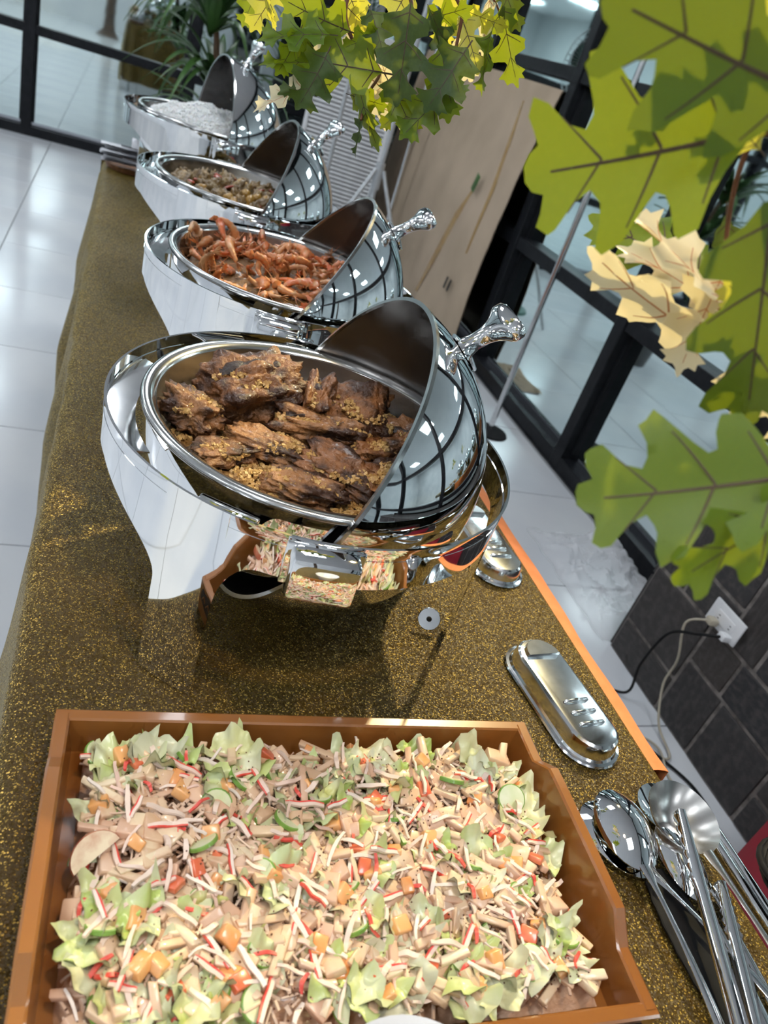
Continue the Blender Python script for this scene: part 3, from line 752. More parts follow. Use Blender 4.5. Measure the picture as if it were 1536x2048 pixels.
def wedge_mesh():
    m = MB(); n = 12; R = .020
    arc = [(R * math.cos(math.pi * j / n), .9 * R * math.sin(math.pi * j / n)) for j in range(n + 1)]; k = n + 1
    m.add([(x, y, .004) for x, y in arc] + [(x, y, -.004) for x, y in arc], [tuple(range(k)), tuple(range(2 * k - 1, k - 1, -1)), (0, k, 2 * k - 1, k - 1)])
    m.add([(x, y, .004) for x, y in arc] + [(x * 1.04, y * 1.04, 0) for x, y in arc] + [(x, y, -.004) for x, y in arc], [(i * k + j, i * k + j + 1, (i + 1) * k + j + 1, (i + 1) * k + j) for i in range(2) for j in range(n)], 1)
    return m.mesh('apple_slice', ['apple', 'apple_skin'], 40)
WED = wedge_mesh()
def strip_mesh(L, w_, seed, red):
    m = MB(); r = random.Random(seed); n = 8; b1, b2 = r.uniform(-.0022, .0022), r.uniform(0, .0015); tw_ = r.uniform(-.6, .6)
    for side in range(2 if red == 1 else 1):
        vs = []
        for i in range(n + 1):
            t = i / n - .5; c = Vector((L * t, b1 * (t * t * 4 - .5), b2 * (1 - 4 * t * t) + .001 * math.sin(t * 9 + seed)))
            ww = w_ * (1 - .35 * abs(t) * 2 * r.uniform(.6, 1)); hh = w_ * .5
            q = Matrix.Rotation(tw_ * t, 3, 'X'); lo_, hi_ = (-ww, ww) if red != 1 else ((-ww, ww * .35) if side == 0 else (ww * .35, ww))
            for yy_, zz_ in ((lo_, -hh), (hi_, -hh), (hi_, hh), (lo_, hh)): vs.append(c + q @ Vector((0, yy_, zz_)))
        m.add(vs, [(i * 4 + j, i * 4 + (j + 1) % 4, (i + 1) * 4 + (j + 1) % 4, (i + 1) * 4 + j) for i in range(n) for j in range(4)] + [(3, 2, 1, 0), tuple(n * 4 + j for j in range(4))], 1 if (red == 2 or (red == 1 and side)) else 0)
    return m.mesh('crab_stick_strip', ['crab_white', 'crab_red'], 40)
STR = {0: [strip_mesh(L, (.0013, .0020, .0016, .0024)[k % 4], k, 0) for k, L in enumerate((.022, .028, .034, .018, .026, .030))],
       1: [strip_mesh(L, .0024, 10 + k, 1) for k, L in enumerate((.020, .026, .031))],
       2: [strip_mesh(L, .0017, 20 + k, 2) for k, L in enumerate((.013, .019, .024))]}
def place(name, me, label, cat, group, n, dz, tilt, weight=None, sc=(.85, 1.15), margin=.012, grid=True):
    k = 0; cols = max(2, int(math.sqrt(n * ix / iy))); rows = math.ceil(n / cols); tries = 0
    while k < n and tries < n * 60:
        tries += 1
        if grid and weight is None:
            i, j = k % cols, k // cols
            x = -ix + margin + (i + rs3.random()) / cols * 2 * (ix - margin); y = -iy + margin + (j + rs3.random()) / rows * 2 * (iy - margin)
        else:
            x, y = rs3.uniform(-ix + margin, ix - margin), rs3.uniform(-iy + margin, iy - margin)
            if weight and rs3.random() > weight(x, y): continue
        m = me[rs3.randrange(len(me))]
        o = link(name, m, None, TRP(x, y, hs(x, y) + dz + rs3.uniform(-.002, .004)), Euler((rs3.uniform(-tilt, tilt), rs3.uniform(-tilt, tilt), rs3.uniform(0, 6.283))), rs3.uniform(*sc))
        tag(o, label, cat, group); k += 1
edge = lambda x, y: 1.0 - .72 * cen(x, y)
mid = lambda x, y: .25 + .75 * cen(x, y)
place('lettuce_leaf', LET, 'torn pale green lettuce leaf at the rim of the salad', 'lettuce', 'torn lettuce leaves around the salad rim', 72, .001, .35, edge, (.8, 1.3), .018)
place('lettuce_leaf', LET, 'small torn lettuce leaf in the middle of the salad', 'lettuce', 'small lettuce leaves in the salad middle', 22, .000, .6, mid, (.45, .8), .03)
place('apple_chunk', APC, 'dressing coated apple chunk in the salad tray', 'apple', 'apple chunks in the salad', 285, .003, .5, mid, (1.0, 1.5))
place('apple_stick', APS, 'pale cut apple stick in the salad tray', 'apple', 'apple sticks in the salad', 170, .006, .35, None, (.8, 1.25))
place('cucumber_slice', CUC, 'green rimmed cucumber slice in the salad tray', 'cucumber', 'cucumber slices in the salad', 44, .004, .7, None, (.7, 1.0))
place('papaya_cube', PAP, 'orange papaya cube in the salad tray', 'papaya', 'papaya cubes in the salad', 46, .007, .6)
place('tomato_piece', TOM, 'red tomato piece in the salad tray', 'tomato', 'tomato pieces in the salad', 20, .007, .5)
place('crab_stick_strip', STR[0], 'thin white crab stick strip scattered over the salad', 'crab stick', 'white crab stick strips on the salad', 195, .010, .28)
place('crab_stick_strip', STR[1], 'white crab stick strip with a red side on the salad', 'crab stick', 'red sided crab stick strips on the salad', 56, .010, .3)
place('crab_stick_strip', STR[2], 'narrow red crab stick strip on the salad', 'crab stick', 'red crab stick strips on the salad', 42, .010, .35)
o = link('apple_slice', WED, None, TRP(-.200, .008, .046), Euler((.5, -.3, .6))); tag(o, 'big pale apple slice with red skin at the left edge of the salad', 'apple')
mb = MB()
for i in range(3600):
    x, y = rs3.uniform(-ix + .008, ix - .008), rs3.uniform(-iy + .008, iy - .008)
    if rs3.random() > mid(x, y): continue
    mb.box((x, y, hs(x, y) + rs3.uniform(-.003, .008)), (rs3.uniform(.006, .018), rs3.uniform(.0012, .003), .0016), Euler((rs3.uniform(-.4, .4), rs3.uniform(-.4, .4), rs3.uniform(0, 6.28))))
o = mb.build('salad_shreds', 'shred', loc=(TRX, TRY, T + .002), smooth=0); o.rotation_euler = (0, 0, TRR)
tag(o, 'fine beige shreds mixed through the salad', 'salad', kind='stuff')
mb = MB()
for i in range(2400):
    x, y = rs3.uniform(-ix + .01, ix - .01), rs3.uniform(-iy + .01, iy - .01)
    if nz(x * 20, y * 20, 7) < -.05 and rs3.random() < .8: continue
    s = rs3.uniform(.0007, .0014)
    mb.box((x, y, hs(x, y) + rs3.uniform(.002, .013)), (s, s, s), Euler((rs3.uniform(0, 3), rs3.uniform(0, 3), 0)))
o = mb.build('ground_pepper', 'pepper', loc=(TRX, TRY, T + .002), smooth=0); o.rotation_euler = (0, 0, TRR)
tag(o, 'dark ground pepper sprinkled on the salad', 'pepper', kind='stuff')

# white bowl in front of the tray
o = MB().lathe([(.0005, .004), (.024, .004), (.027, 0), (.030, .001), (.029, .008), (.040, .035), (.056, .066), (.0675, .083), (.0700, .0855), (.0692, .0825), (.058, .064), (.042, .034), (.030, .012), (.0005, .009)], 48).build('bowl', 'white_ceramic', loc=(.232, .131, T + .002))
tag(o, 'white ceramic bowl in front of the salad tray', 'bowl')

# ------------------------------------------------------------------ burner covers on the table
def burner_cover():
    L, W = .118, .088; r = W / 2
    def outline(off, z, n=12):
        pts = []
        for c, a0 in ((L / 2, -math.pi / 2), (-L / 2, math.pi / 2)):
            for j in range(n + 1):
                a = a0 + math.pi * j / n; pts.append(((r + off) * math.cos(a) + c, (r + off) * math.sin(a), z))
        return pts
    m = MB(); rings = [(.000, .0), (.0015, .0015), (.0, .0035), (-.004, .0045), (-.006, .007), (-.008, .0195), (-.0095, .0235), (-.0125, .0257), (-.016, .0262)]
    vs = []; 
    for off, z in rings: vs += outline(off, z)
    k = 26
    fs = [(i * k + j, i * k + (j + 1) % k, (i + 1) * k + (j + 1) % k, (i + 1) * k + j) for i in range(len(rings) - 1) for j in range(k)] + [tuple((len(rings) - 1) * k + j for j in range(k))]
    m.add(vs, fs); body = m.mesh('cover_shell', 'chrome_worn', 18)
    s = MB(); vs = []                                            # raised step at one end
    o = [p for p in outline(-.017, 0) if p[0] < -.050]
    n = len(o); vs = [(x, y, .0260) for x, y, _ in o] + [(x * .985, y * .93, .0315) for x, y, _ in o]
    s.add(vs, [tuple(range(n, 2 * n))] + [(j, (j + 1) % n, n + (j + 1) % n, n + j) for j in range(n)])
    step = s.mesh('thumb_rest', 'chrome_worn', 18)
    ribs = []
    g = MB().tube([(0, -.019, .0262), (0, -.017, .0275), (0, .017, .0275), (0, .019, .0262)], [.002, .0028, .0028, .002], 8).mesh('raised_rib', 'chrome_worn', 50)
    return body, step, g
BC = burner_cover()
def cover(x, y, rz, label):
    r = empty('burner_cover', (x, y, T + .0035), label, 'burner cover', 'steel burner covers on the cloth', rz)
    link('cover_shell', BC[0], r); link('thumb_rest', BC[1], r)
    for dx in (.020, .038, .056): link('raised_rib', BC[2], r, (dx, 0, 0))
cover(.599, .556, math.radians(-83), 'oval steel burner cover with three ribs beside the tray corner')
cover(.618, .890, math.radians(-86), 'oval steel burner cover with three ribs beside the nearest chafing dish')

# ------------------------------------------------------------------ serving utensils
def from_px(u, v, z):
    d = ray(u, v); t = (T + z - CAM.z) / d.z; return CAM + d * t
def spoon(label, bowl_c, end, z0, z1, bw, bl, depth, mtl='chrome', name='serving_spoon', flip=1, hw=.006, round_=False, cat='spoon', bend=.004):
    b = from_px(*bowl_c, z0); e = from_px(*end, z1); d = (e - b); L = d.length; d.normalize()
    sd = Vector((0, 0, 1)).cross(d).normalized(); up = d.cross(sd)
    r = empty(name, b, label, cat, 'serving utensils piled at the tray side')
    m = MB(); n = 28; K = 9
    for th in (0, 1):
        vs = []
        for i in range(K + 1):
            q = i / K
            for j in range(n):
                a = 2 * math.pi * j / n; wx = bl * (1 if math.cos(a) < 0 else 1.12) if not round_ else bl
                px = q * wx * math.cos(a); py = q * bw * math.sin(a)
                z = flip * depth * (1 - q * q) - th * .0012 * flip
                vs.append(d * px + sd * py + up * z)
        fs = [(i * n + j, i * n + (j + 1) % n, (i + 1) * n + (j + 1) % n, (i + 1) * n + j) for i in range(K) for j in range(n)]
        m.add(vs, fs if th == 0 else [tuple(reversed(f)) for f in fs])
    o = len(m.v); k0 = K * n; k1 = (K + 1) * n + K * n
    m.f += [(k0 + j, k0 + (j + 1) % n, k1 + (j + 1) % n, k1 + j) for j in range(n)]; m.mi += [0] * n
    m.build('spoon_bowl', mtl, r, smooth=50)
    h = MB(); pts = []; rr = []
    for i in range(15):
        t = i / 14; s = bl * .95 + (L - bl * .95) * t
        pts.append(d * s + up * (bend * math.sin(t * math.pi) + .001)); rr.append(hw * (1.25 - .75 * smoothstep(t * 5) + .55 * smoothstep((t - .3) / .7)))
    h.tube(pts, rr, 10, flat=.30, up=up)
    h.build('spoon_handle', mtl, r, smooth=60)
    return r
def tongs(label, tip, end, z0, z1, open_, width=.0075):
    b = from_px(*tip, z0); e = from_px(*end, z1); d = e - b; L = d.length; d.normalize()
    sd = Vector((0, 0, 1)).cross(d).normalized(); up = d.cross(sd)
    r = empty('serving_tongs', b, label, 'tongs', 'serving utensils piled at the tray side')
    for k in (1, -1):
        m = MB(); n = 34; vs = []
        for i in range(n + 1):
            t = i / n; s = L * t
            spread = k * open_ * (1 - t) ** 1.2
            wv = width * (.75 + .25 * smoothstep(t * 4) - .15 * t)
            tooth = (.0030 * (i % 2)) if t < .36 else 0
            c = d * s + up * (spread + .001 * k)
            for off, zz in ((-wv - tooth, -.0045 * k), (-wv * .88, -.0008 * k), (-wv * .5, .0016 * k), (wv * .0, .0023 * k), (wv * .5, .0016 * k), (wv * .88, -.0008 * k), (wv + tooth, -.0045 * k)): vs.append(c + sd * off + up * zz)
        q = len(vs); vs2 = [v - up * .0011 * k for v in vs]
        fs = [(i * 7 + j, i * 7 + j + 1, (i + 1) * 7 + j + 1, (i + 1) * 7 + j) for i in range(n) for j in range(6)]
        m.add(vs + vs2, fs + [tuple(reversed([x + q for x in f])) for f in fs] + [(i * 7, (i + 1) * 7, q + (i + 1) * 7, q + i * 7) for i in range(n)] + [(i * 7 + 6, q + i * 7 + 6, q + (i + 1) * 7 + 6, (i + 1) * 7 + 6) for i in range(n)])
        m.build('tong_arm', 'chrome', r, smooth=50)
    return r
spoon('large serving spoon lying face down on top of the pile by the tray', (1250, 1652), (1462, 2110), .030, .012, .034, .043, .016)
spoon('serving spoon face down underneath the largest spoon', (1232, 1672), (1600, 2060), .012, .008, .035, .045, .011)
spoon('round deep ladle facing up at the back of the utensil pile', (1368, 1632), (1660, 2090), .036, .012, .043, .043, .030, flip=-1, round_=True, name='ladle', cat='ladle', mtl='steel_brushed')
spoon('small ladle half hidden behind the round deep ladle', (1330, 1618), (1600, 2120), .010, .006, .034, .034, .007, flip=-1, round_=True, name='ladle', cat='ladle', mtl='chrome')
spoon('dark serving spoon face down between the spoons and the tongs', (1362, 1716), (1560, 2110), .016, .008, .026, .042, .012, mtl='chrome')
tongs('long serving tongs with toothed jaw resting inside the ladle', (1358, 1625), (1500, 2120), .050, .022, .005)
tongs('shorter serving tongs with toothed jaw on the bare cloth', (1440, 1768), (1530, 2120), .018, .014, .004)
def dark_platter():
    a = from_px(1300, 1740, .002); b = from_px(1500, 2100, .002); d = (b - a); L = d.length; d.normalize(); sd = Vector((-d.y, d.x, 0))
    c = (a + b) / 2; m = MB(); n = 60; vs = []
    for rr, z in ((1.0, .003), (1.0, .005), (.90, .004), (.86, .002), (0.01, .002)):
        for j in range(n):
            q = 2 * math.pi * j / n; sc_ = rr * (1 + .025 * math.cos(q * 20) * (rr > .95))
            p = d * (L * .5 * math.cos(q) * sc_) + sd * (.026 * math.copysign(abs(math.sin(q)) ** .7, math.sin(q)) * sc_); vs.append((p.x, p.y, z))
    m.add(vs, [(i * n + j, i * n + (j + 1) % n, (i + 1) * n + (j + 1) % n, (i + 1) * n + j) for i in range(4) for j in range(n)])
    o = m.build('utensil_platter', 'black_rubber', loc=(c.x, c.y, T + .002), smooth=30)
    tag(o, 'narrow black scalloped platter under the serving utensils', 'platter')
dark_platter()

# ------------------------------------------------------------------ wrapped cutlery at the far end
o = MB().lathe([(.0005, .004), (.07, .004), (.078, .008), (.088, .020), (.091, .0205), (.088, .016), (.080, .002), (.0005, 0)], 36).build('wicker_plate', 'wicker', loc=(.045, 3.03, T + .003))
tag(o, 'brown woven plate under the wrapped cutlery packs', 'plate')
def pack_mesh():
    m = MB(); m.grid(lambda u, v: ((u - .5) * .17, (v - .5) * .045 * (1 - .1 * math.sin(u * 9)), .004 + .003 * math.sin(v * math.pi) + .0012 * nz(u * 9, v * 9, 1)), 16, 8)
    m.grid(lambda u, v: ((u - .5) * .17, (.5 - v) * .045 * (1 - .1 * math.sin(u * 9)), .0005), 16, 8); return m.mesh('cutlery_pack', 'napkin', 60)
PK = pack_mesh(); FK = MB().bbox((-.03, .0, .0085), (.10, .006, .002), .0008).mesh('fork', 'cutlery', 30)
for k in range(6):
    o = link('cutlery_pack', PK, None, (.03 + .008 * math.sin(k * 2), 3.02 + .01 * math.cos(k * 3), T + .024 + k * .0105), Euler((0, 0, math.pi + .1 + .12 * math.sin(k * 5))))
    tag(o, 'white napkin cutlery pack in the stack at the far table corner', 'cutlery', 'wrapped cutlery packs'); link('fork', FK, o); link('fork', FK, o, (0, .012, 0))
m = MB(); m.grid(lambda u, v: (.080 + (u - .5) * .08, 3.0 + (v - .5) * .10, T + .096 + .026 * math.sin(u * 5 + 1) * math.sin(v * 4) + .006 * nz(u * 6, v * 6, 1)), 12, 12)
tag(m.build('paper_napkin', 'napkin', smooth=60), 'crumpled white paper napkin on top of the cutlery packs', 'napkin')

# ------------------------------------------------------------------ behind the table
# potted dracaena
pl = empty('potted_plant', (.49, 4.6, 0), 'dark green dracaena with long arching leaves behind the rice dish', 'plant')
MB().lathe([(.0005, 0), (.12, 0), (.15, .28), (.155, .30), (.14, .30), (.135, .27), (.0005, .27)], 28).build('pot', 'pot', pl)
MB().tube([(0, 0, .26), (.0, 0, .5), (-.04, 0, .9), (-.08, .0, 1.15), (-.12, 0, 1.34)], [.022, .02, .018, .015, .010], 8).build('trunk', 'plant_trunk', pl)
def blade_mesh(L, droop, seed):
    m = MB()
    def fn(u, v):
        s = u; r = L * (s - .18 * droop * s * s); z = L * (.75 * s - droop * 1.0 * s * s)
        wd = .020 * math.sin(math.pi * min(1, .12 + .88 * s) ** .8) * (1 if s < .98 else .3)
        return (r * .8, (v - .5) * 2 * wd, z + abs(v - .5) * .012)
    m.grid(fn, 12, 2); return m.mesh('leaf', 'plant_leaf', 70)
BL = [blade_mesh(L, d, k) for k, (L, d) in enumerate(((.46, .75), (.52, .95), (.42, .55), (.38, .35), (.50, 1.1)))]
rp = random.Random(8)
for (ox, oy, oz, cnt) in ((-.115, 0, 1.20, 30), (-.055, 0, .92, 30), (-.02, 0, .72, 18)):
    for i in range(cnt):
        link('leaf', BL[rp.randrange(5)], pl, (ox, oy, oz + rp.uniform(-.04, .05)), Euler((0, rp.uniform(-.35, .15), i * 2.4 + rp.uniform(-.3, .3))), rp.uniform(1.0, 1.4))

# floor standing air conditioner with ribbed grille
ac = empty('air_conditioner', (1.47, 5.75, 0), 'white floor standing air conditioner with ribbed grille', 'air conditioner', rz=math.radians(-14))
MB().bbox((0, .16, .72), (.60, .32, 1.44), .015).build('body', 'grey_plastic', ac)
for sx in (-.285, .285): MB().bbox((sx, -.012, .72), (.03, .03, 1.42), .006).build('grille_frame', 'white_plastic', ac)
for zc in (.03, 1.42): MB().bbox((0, -.012, zc), (.6, .03, .04), .006).build('grille_frame', 'white_plastic', ac)
rib = MB().bbox((0, -.008, 0), (.55, .018, .017), .004).mesh('grille_rib', 'white_plastic', 0)
for i in range(48): link('grille_rib', rib, ac, (0, 0, .06 + i * .028))
# light stand with tripod collar
st = empty('light_stand', (1.55, 4.98, 0), 'light grey tripod stand in front of the cardboard sheet', 'stand')
MB().tube([(0, 0, .40), (.02, 0, 2.1)], .016, 12).build('pole', 'grey_tube', st)
MB().tube([(0, 0, .62), (0, 0, .78)], .030, 12).build('collar', 'grey_tube', st)
for a in (200, 320, 80):
    d = Vector((math.cos(math.radians(a)), math.sin(math.radians(a)), 0))
    MB().tube([d * .03 + Vector((0, 0, .74)), d * .06 + Vector((0, 0, .68)), d * .42 + Vector((0, 0, .012))], .013, 10).build('leg', 'grey_tube', st)
# chrome poles
for (x, y, lab) in ((1.81, 2.95, 'thin chrome pole standing beside the nearest chafing dish lid'), (1.86, 5.46, 'thin chrome pole along the left edge of the cardboard')):
    p = empty('chrome_pole', (x, y, 0), lab, 'pole')
    MB().tube([(0, 0, .01), (0, 0, 2.6)], .0135, 14).build('pole', 'chrome_worn', p)
    MB().lathe([(.0005, .02), (.02, .02), (.09, .008), (.095, 0), (.0005, 0)], 28).build('base', 'black_rubber', p)
# cardboard sheet leaning on the glass wall
cb = empty('cardboard_sheet', (1.97, 4.95, 0), 'large beige cardboard sheet leaning against the glass wall', 'cardboard')
m = MB()
def cfn(off):
    def fn(u, v):
        y = -1.02 + u * 2.25; z = .02 + v * 1.45
        x = -.02 + .09 * v - .05 * math.sin(v * 3.1) * (1 - .4 * u) + .012 * nz(u * 3, v * 3, 2) + off
        if v > .95: y += .03 * math.sin(u * 12) * (v - .95) * 4
        return (x, y + .012 * nz(v * 9, 3, u * 2) * (u < .02), z)
    return fn
m.grid(cfn(0), 40, 30); m.grid(cfn(.006), 40, 30)
m.build('sheet', 'cardboard', cb, smooth=60)
def crease(pts, w_, mt, nm):
    f = cfn(-.003); q = MB(); vs = []
    n = len(pts)
    for i, (u, v, k) in enumerate(pts):
        a = Vector(f(u - w_ * k, v)); b = Vector(f(u + w_ * k, v)); vs += [a, b, a + Vector((.002, 0, 0)), b + Vector((.002, 0, 0))]
    q.add(vs, [(i * 4, i * 4 + 1, i * 4 + 5, i * 4 + 4) for i in range(n - 1)] + [(i * 4 + 2, i * 4 + 6, i * 4 + 7, i * 4 + 3) for i in range(n - 1)]); q.build(nm, mt, cb, smooth=0)
crease([(.16, .93, .3), (.13, .8, .7), (.10, .62, .8), (.10, .5, .6), (.10, .36, .3)], .012, 'tape', 'packing_tape')
crease([(.20, .60, .2), (.24, .46, .9), (.29, .28, 1), (.36, .06, .4)], .016, 'tape', 'packing_tape')
o = MB().bbox((-.045, -.62, .90), (.003, .05, .10), .001, Euler((.3, 0, 0))).build('dark_scrap', 'plant_leaf', cb)
for y in (-.46, -.40): MB().bbox((-.055, y - .3, .33), (.003, .022, .075), .001, Euler((.2, 0, 0))).build('printed_mark', 'black_frame', cb)
m = MB(); m.grid(lambda u, v: (1.80 + .20 * u + .03 * nz(v * 3, 1, 1), 3.55 + .40 * v, .004 + .02 * abs(nz(u * 4, v * 4, 3))), 10, 14)
tag(m.build('torn_cardboard', 'cardboard', smooth=0), 'torn cardboard scrap lying on the floor by the glass wall', 'cardboard')
# stand fan, seen mirrored in the glass
fn_ = empty('stand_fan', (1.30, 5.30, 0), 'green stand fan mirrored in the right glass wall', 'fan')
MB().lathe([(.0005, .04), (.05, .04), (.19, .02), (.2, 0), (.0005, 0)], 28).build('base', 'fan_green', fn_)
MB().tube([(0, 0, .03), (0, 0, 1.45)], .014, 10).build('pole', 'grey_tube', fn_)
hub = Vector((.02, 0, 1.68)); fc = Vector((.9, -.35, .0)).normalized(); ya = Vector((0, 0, 1)); xa = ya.cross(fc)
MB().tube([(0, 0, 1.42), hub - fc * .12, hub - fc * .02], [.02, .07, .07], 14).build('motor', 'fan_green', fn_)
cg = MB()
for k in range(40):
    a = 2 * math.pi * k / 40; d = xa * math.cos(a) + ya * math.sin(a)
    cg.tube([hub + d * .05 + fc * .07, hub + d * .15 + fc * .075, hub + d * .235 + fc * .03, hub + d * .235 - fc * .03], .0016, 4, caps=False)
for R_, o_ in ((.235, .03), (.235, -.03), (.15, .075)):
    cg.tube([hub + (xa * math.cos(6.2832 * j / 32) + ya * math.sin(6.2832 * j / 32)) * R_ + fc * o_ for j in range(33)], .003, 5, caps=False)
cg.build('cage', 'grey_tube', fn_)
for k in range(3):
    b = MB(); a0 = k * 2.094
    b.grid(lambda u, v: hub + (xa * math.cos(a0 + (v - .5) * 1.5) + ya * math.sin(a0 + (v - .5) * 1.5)) * (.03 + .17 * u) + fc * (.05 * (v - .5)), 8, 8).build('blade', 'fan_green', fn_)
MB().lathe([(.0005, .085), (.045, .08), (.05, .07), (.05, .0), (.0005, 0)], 20, M=Matrix.Translation(hub) @ fc.to_track_quat('Z', 'Y').to_matrix().to_4x4()).build('hub_cap', 'fan_green', fn_)
# tree trunk behind the camera (seen mirrored in the far glass)
m = MB(); m.lathe([(.22, 0), (.19, .02), (.11, .12), (.085, .35), (.08, .9), (.075, 1.7), (.06, 2.4), (.0005, 2.42)], 20)
m.v = [(x * (1 + .25 * nz(x * 6, y * 6, z * 3)), y * (1 + .25 * nz(x * 6 + 4, y * 6, z * 3)), z) for x, y, z in m.v]
tag(m.build('tree_trunk', 'bark', loc=(-.40, -3.7, 0)), 'brown tree trunk mirrored in the far glass wall', 'trunk')

# crumpled clear plastic on the floor
m = MB()
def pf(u, v):
    x = (u - .5) * .40; y = (v - .5) * .62; e = smoothstep((1 - max(abs(u - .5), abs(v - .5)) * 2) * 3)
    return (x + .03 * nz(v * 5, u * 3, 1), y + .03 * nz(u * 5, v * 5, 4), .004 + e * (.018 + .05 * abs(nz(u * 5, v * 5, 2)) + .045 * abs(nz(u * 11, v * 11, 3)) + .05 * math.exp(-((u - .7) ** 2 + (v - .75) ** 2) * 16)))
m.grid(pf, 40, 50)
o = m.build('plastic_bag', 'clear_plastic', loc=(1.83, 1.80, 0), smooth=25); tag(o, 'crumpled clear plastic bag on the white floor by the slate wall', 'plastic bag')

# outlet with two plugs
ol = empty('wall_outlet', (SX - .016, 1.163, .392), 'white wall socket plate with two plugs on the slate wall', 'outlet')
MB().bbox((-.004, 0, 0), (.008, .122, .074), .003).build('socket_plate', 'white_plastic', ol)
MB().bbox((-.009, 0, 0), (.003, .068, .034), .001).build('socket_insert', 'white_ceramic', ol)
for dy, dz in ((.022, .004), (.022, -.006), (-.024, .004), (-.024, -.006)): MB().bbox((-.0105, dy, dz), (.002, .006, .002), .0005).build('socket_slot', 'black_rubber', ol)
def plug(y, z, m1, path, rad, m2, label):
    r = empty('power_cord', (SX - .026, y, z), label, 'cord')
    MB().bbox((-.012, 0, 0), (.030, .026, .020), .004, Euler((0, .15, 0))).build('plug', m1, r)
    loc = Vector((SX - .026, y, z))
    MB().tube([Vector(p) - loc for p in path], rad, 8).build('cable', m2, r, smooth=60)
def spl(pts, n=10):
    pts = [Vector(p) for p in pts]; out = []
    for i in range(len(pts) - 1):
        p0, p1, p2, p3 = pts[max(i - 1, 0)], pts[i], pts[i + 1], pts[min(i + 2, len(pts) - 1)]
        for k in range(n):
            t = k / n; out.append(.5 * ((2 * p1) + (p2 - p0) * t + (2 * p0 - 5 * p1 + 4 * p2 - p3) * t * t + (3 * p1 - p0 - 3 * p2 + p3) * t ** 3))
    return out + [pts[-1]]
fx = SX - .03
plug(1.128, .368, 'white_plastic', spl([(fx - .02, 1.128, .368), (fx - .06, 1.16, .345), (fx - .06, 1.24, .27), (fx - .05, 1.27, .12), (fx - .06, 1.25, .02), (fx - .16, 1.32, .007), (fx - .26, 1.36, .007), (fx - .5, 1.30, .007)]), .0042, 'black_rubber', 'black power cord plugged into the wall socket')
plug(1.186, .372, 'cream_cable', spl([(fx - .02, 1.19, .372), (fx - .05, 1.22, .33), (fx - .03, 1.19, .22), (fx - .02, 1.19, .12), (fx - .03, 1.12, .03), (fx - .05, 1.02, .007), (fx - .15, 1.08, .007), (fx - .40, 1.2, .007)]), .0036, 'cream_cable', 'cream power cord plugged into the wall socket')
o = MB().tube(spl([(fx - .5, 1.4, .006), (fx - .22, 1.27, .006), (fx - .10, 1.06, .008), (fx - .03, .92, .007), (fx - .06, .80, .006), (fx - .25, .86, .006)]), .0042, 8).build('floor_cable', 'black_rubber', smooth=60)
tag(o, 'black cable running along the floor at the slate wall foot', 'cable')
o = MB().tube(spl([(fx - .45, 1.32, .006), (fx - .17, 1.14, .006), (fx - .07, 1.06, .012), (fx - .09, .95, .006), (fx - .03, .85, .006), (fx - .13, .87, .006), (fx - .20, 1.0, .006), (fx - .10, 1.10, .012)]), .0034, 8).build('floor_cable', 'cream_cable', smooth=60)
tag(o, 'tangled cream cable on the floor at the slate wall foot', 'cable')

# chrome rail beside the table with a coiled cable, red bag, dark stool
rl = empty('chrome_trolley', (.73, .25, 0), 'chrome tube trolley rail alongside the near table edge', 'trolley')
MB().tube([(0, .165, T - .02), (0, -.7, T - .02)], .0075, 12).build('rail', 'chrome', rl)
MB().tube([(.017, .165, T - .022), (.017, -.7, T - .022)], .006, 12).build('rail', 'chrome', rl)
for y in (.155, -.69): MB().tube([(.008, y, 0), (.008, y, T - .025)], .008, 10).build('leg', 'chrome', rl)
cc = Vector((.775, .285, T + .0)); m = MB()
for k in range(5):
    pts = []
    for j in range(25):
        a = 2 * math.pi * j / 24; q = .030 + .004 * k
        pts.append(cc + Vector((q * math.cos(a), (q * 1.2) * math.sin(a), .004 + .004 * k + .005 * math.sin(a * 2 + k * 1.7))))
    m.tube(pts, .0042, 6, caps=False)
o = m.build('coiled_cable', 'black_rubber', smooth=60); tag(o, 'coil of black cable hanging on the chrome rail', 'cable')
p = MB().tube([(.79, .30, T + .004), (.86, .33, T + .035), (1.0, .36, T + .06)], .009, 10).build('microphone_stand', 'grey_tube'); tag(p, 'grey metal tube held in the black cable coil', 'tube')
m = MB(); m.bbox((0, 0, .19), (.22, .42, .36), .05); m.bbox((0, 0, .385), (.18, .38, .04), .015)
tag(m.build('red_bin', 'red_plastic', loc=(1.495, .45, .0)), 'dark red plastic container on the floor by the slate wall', 'container')

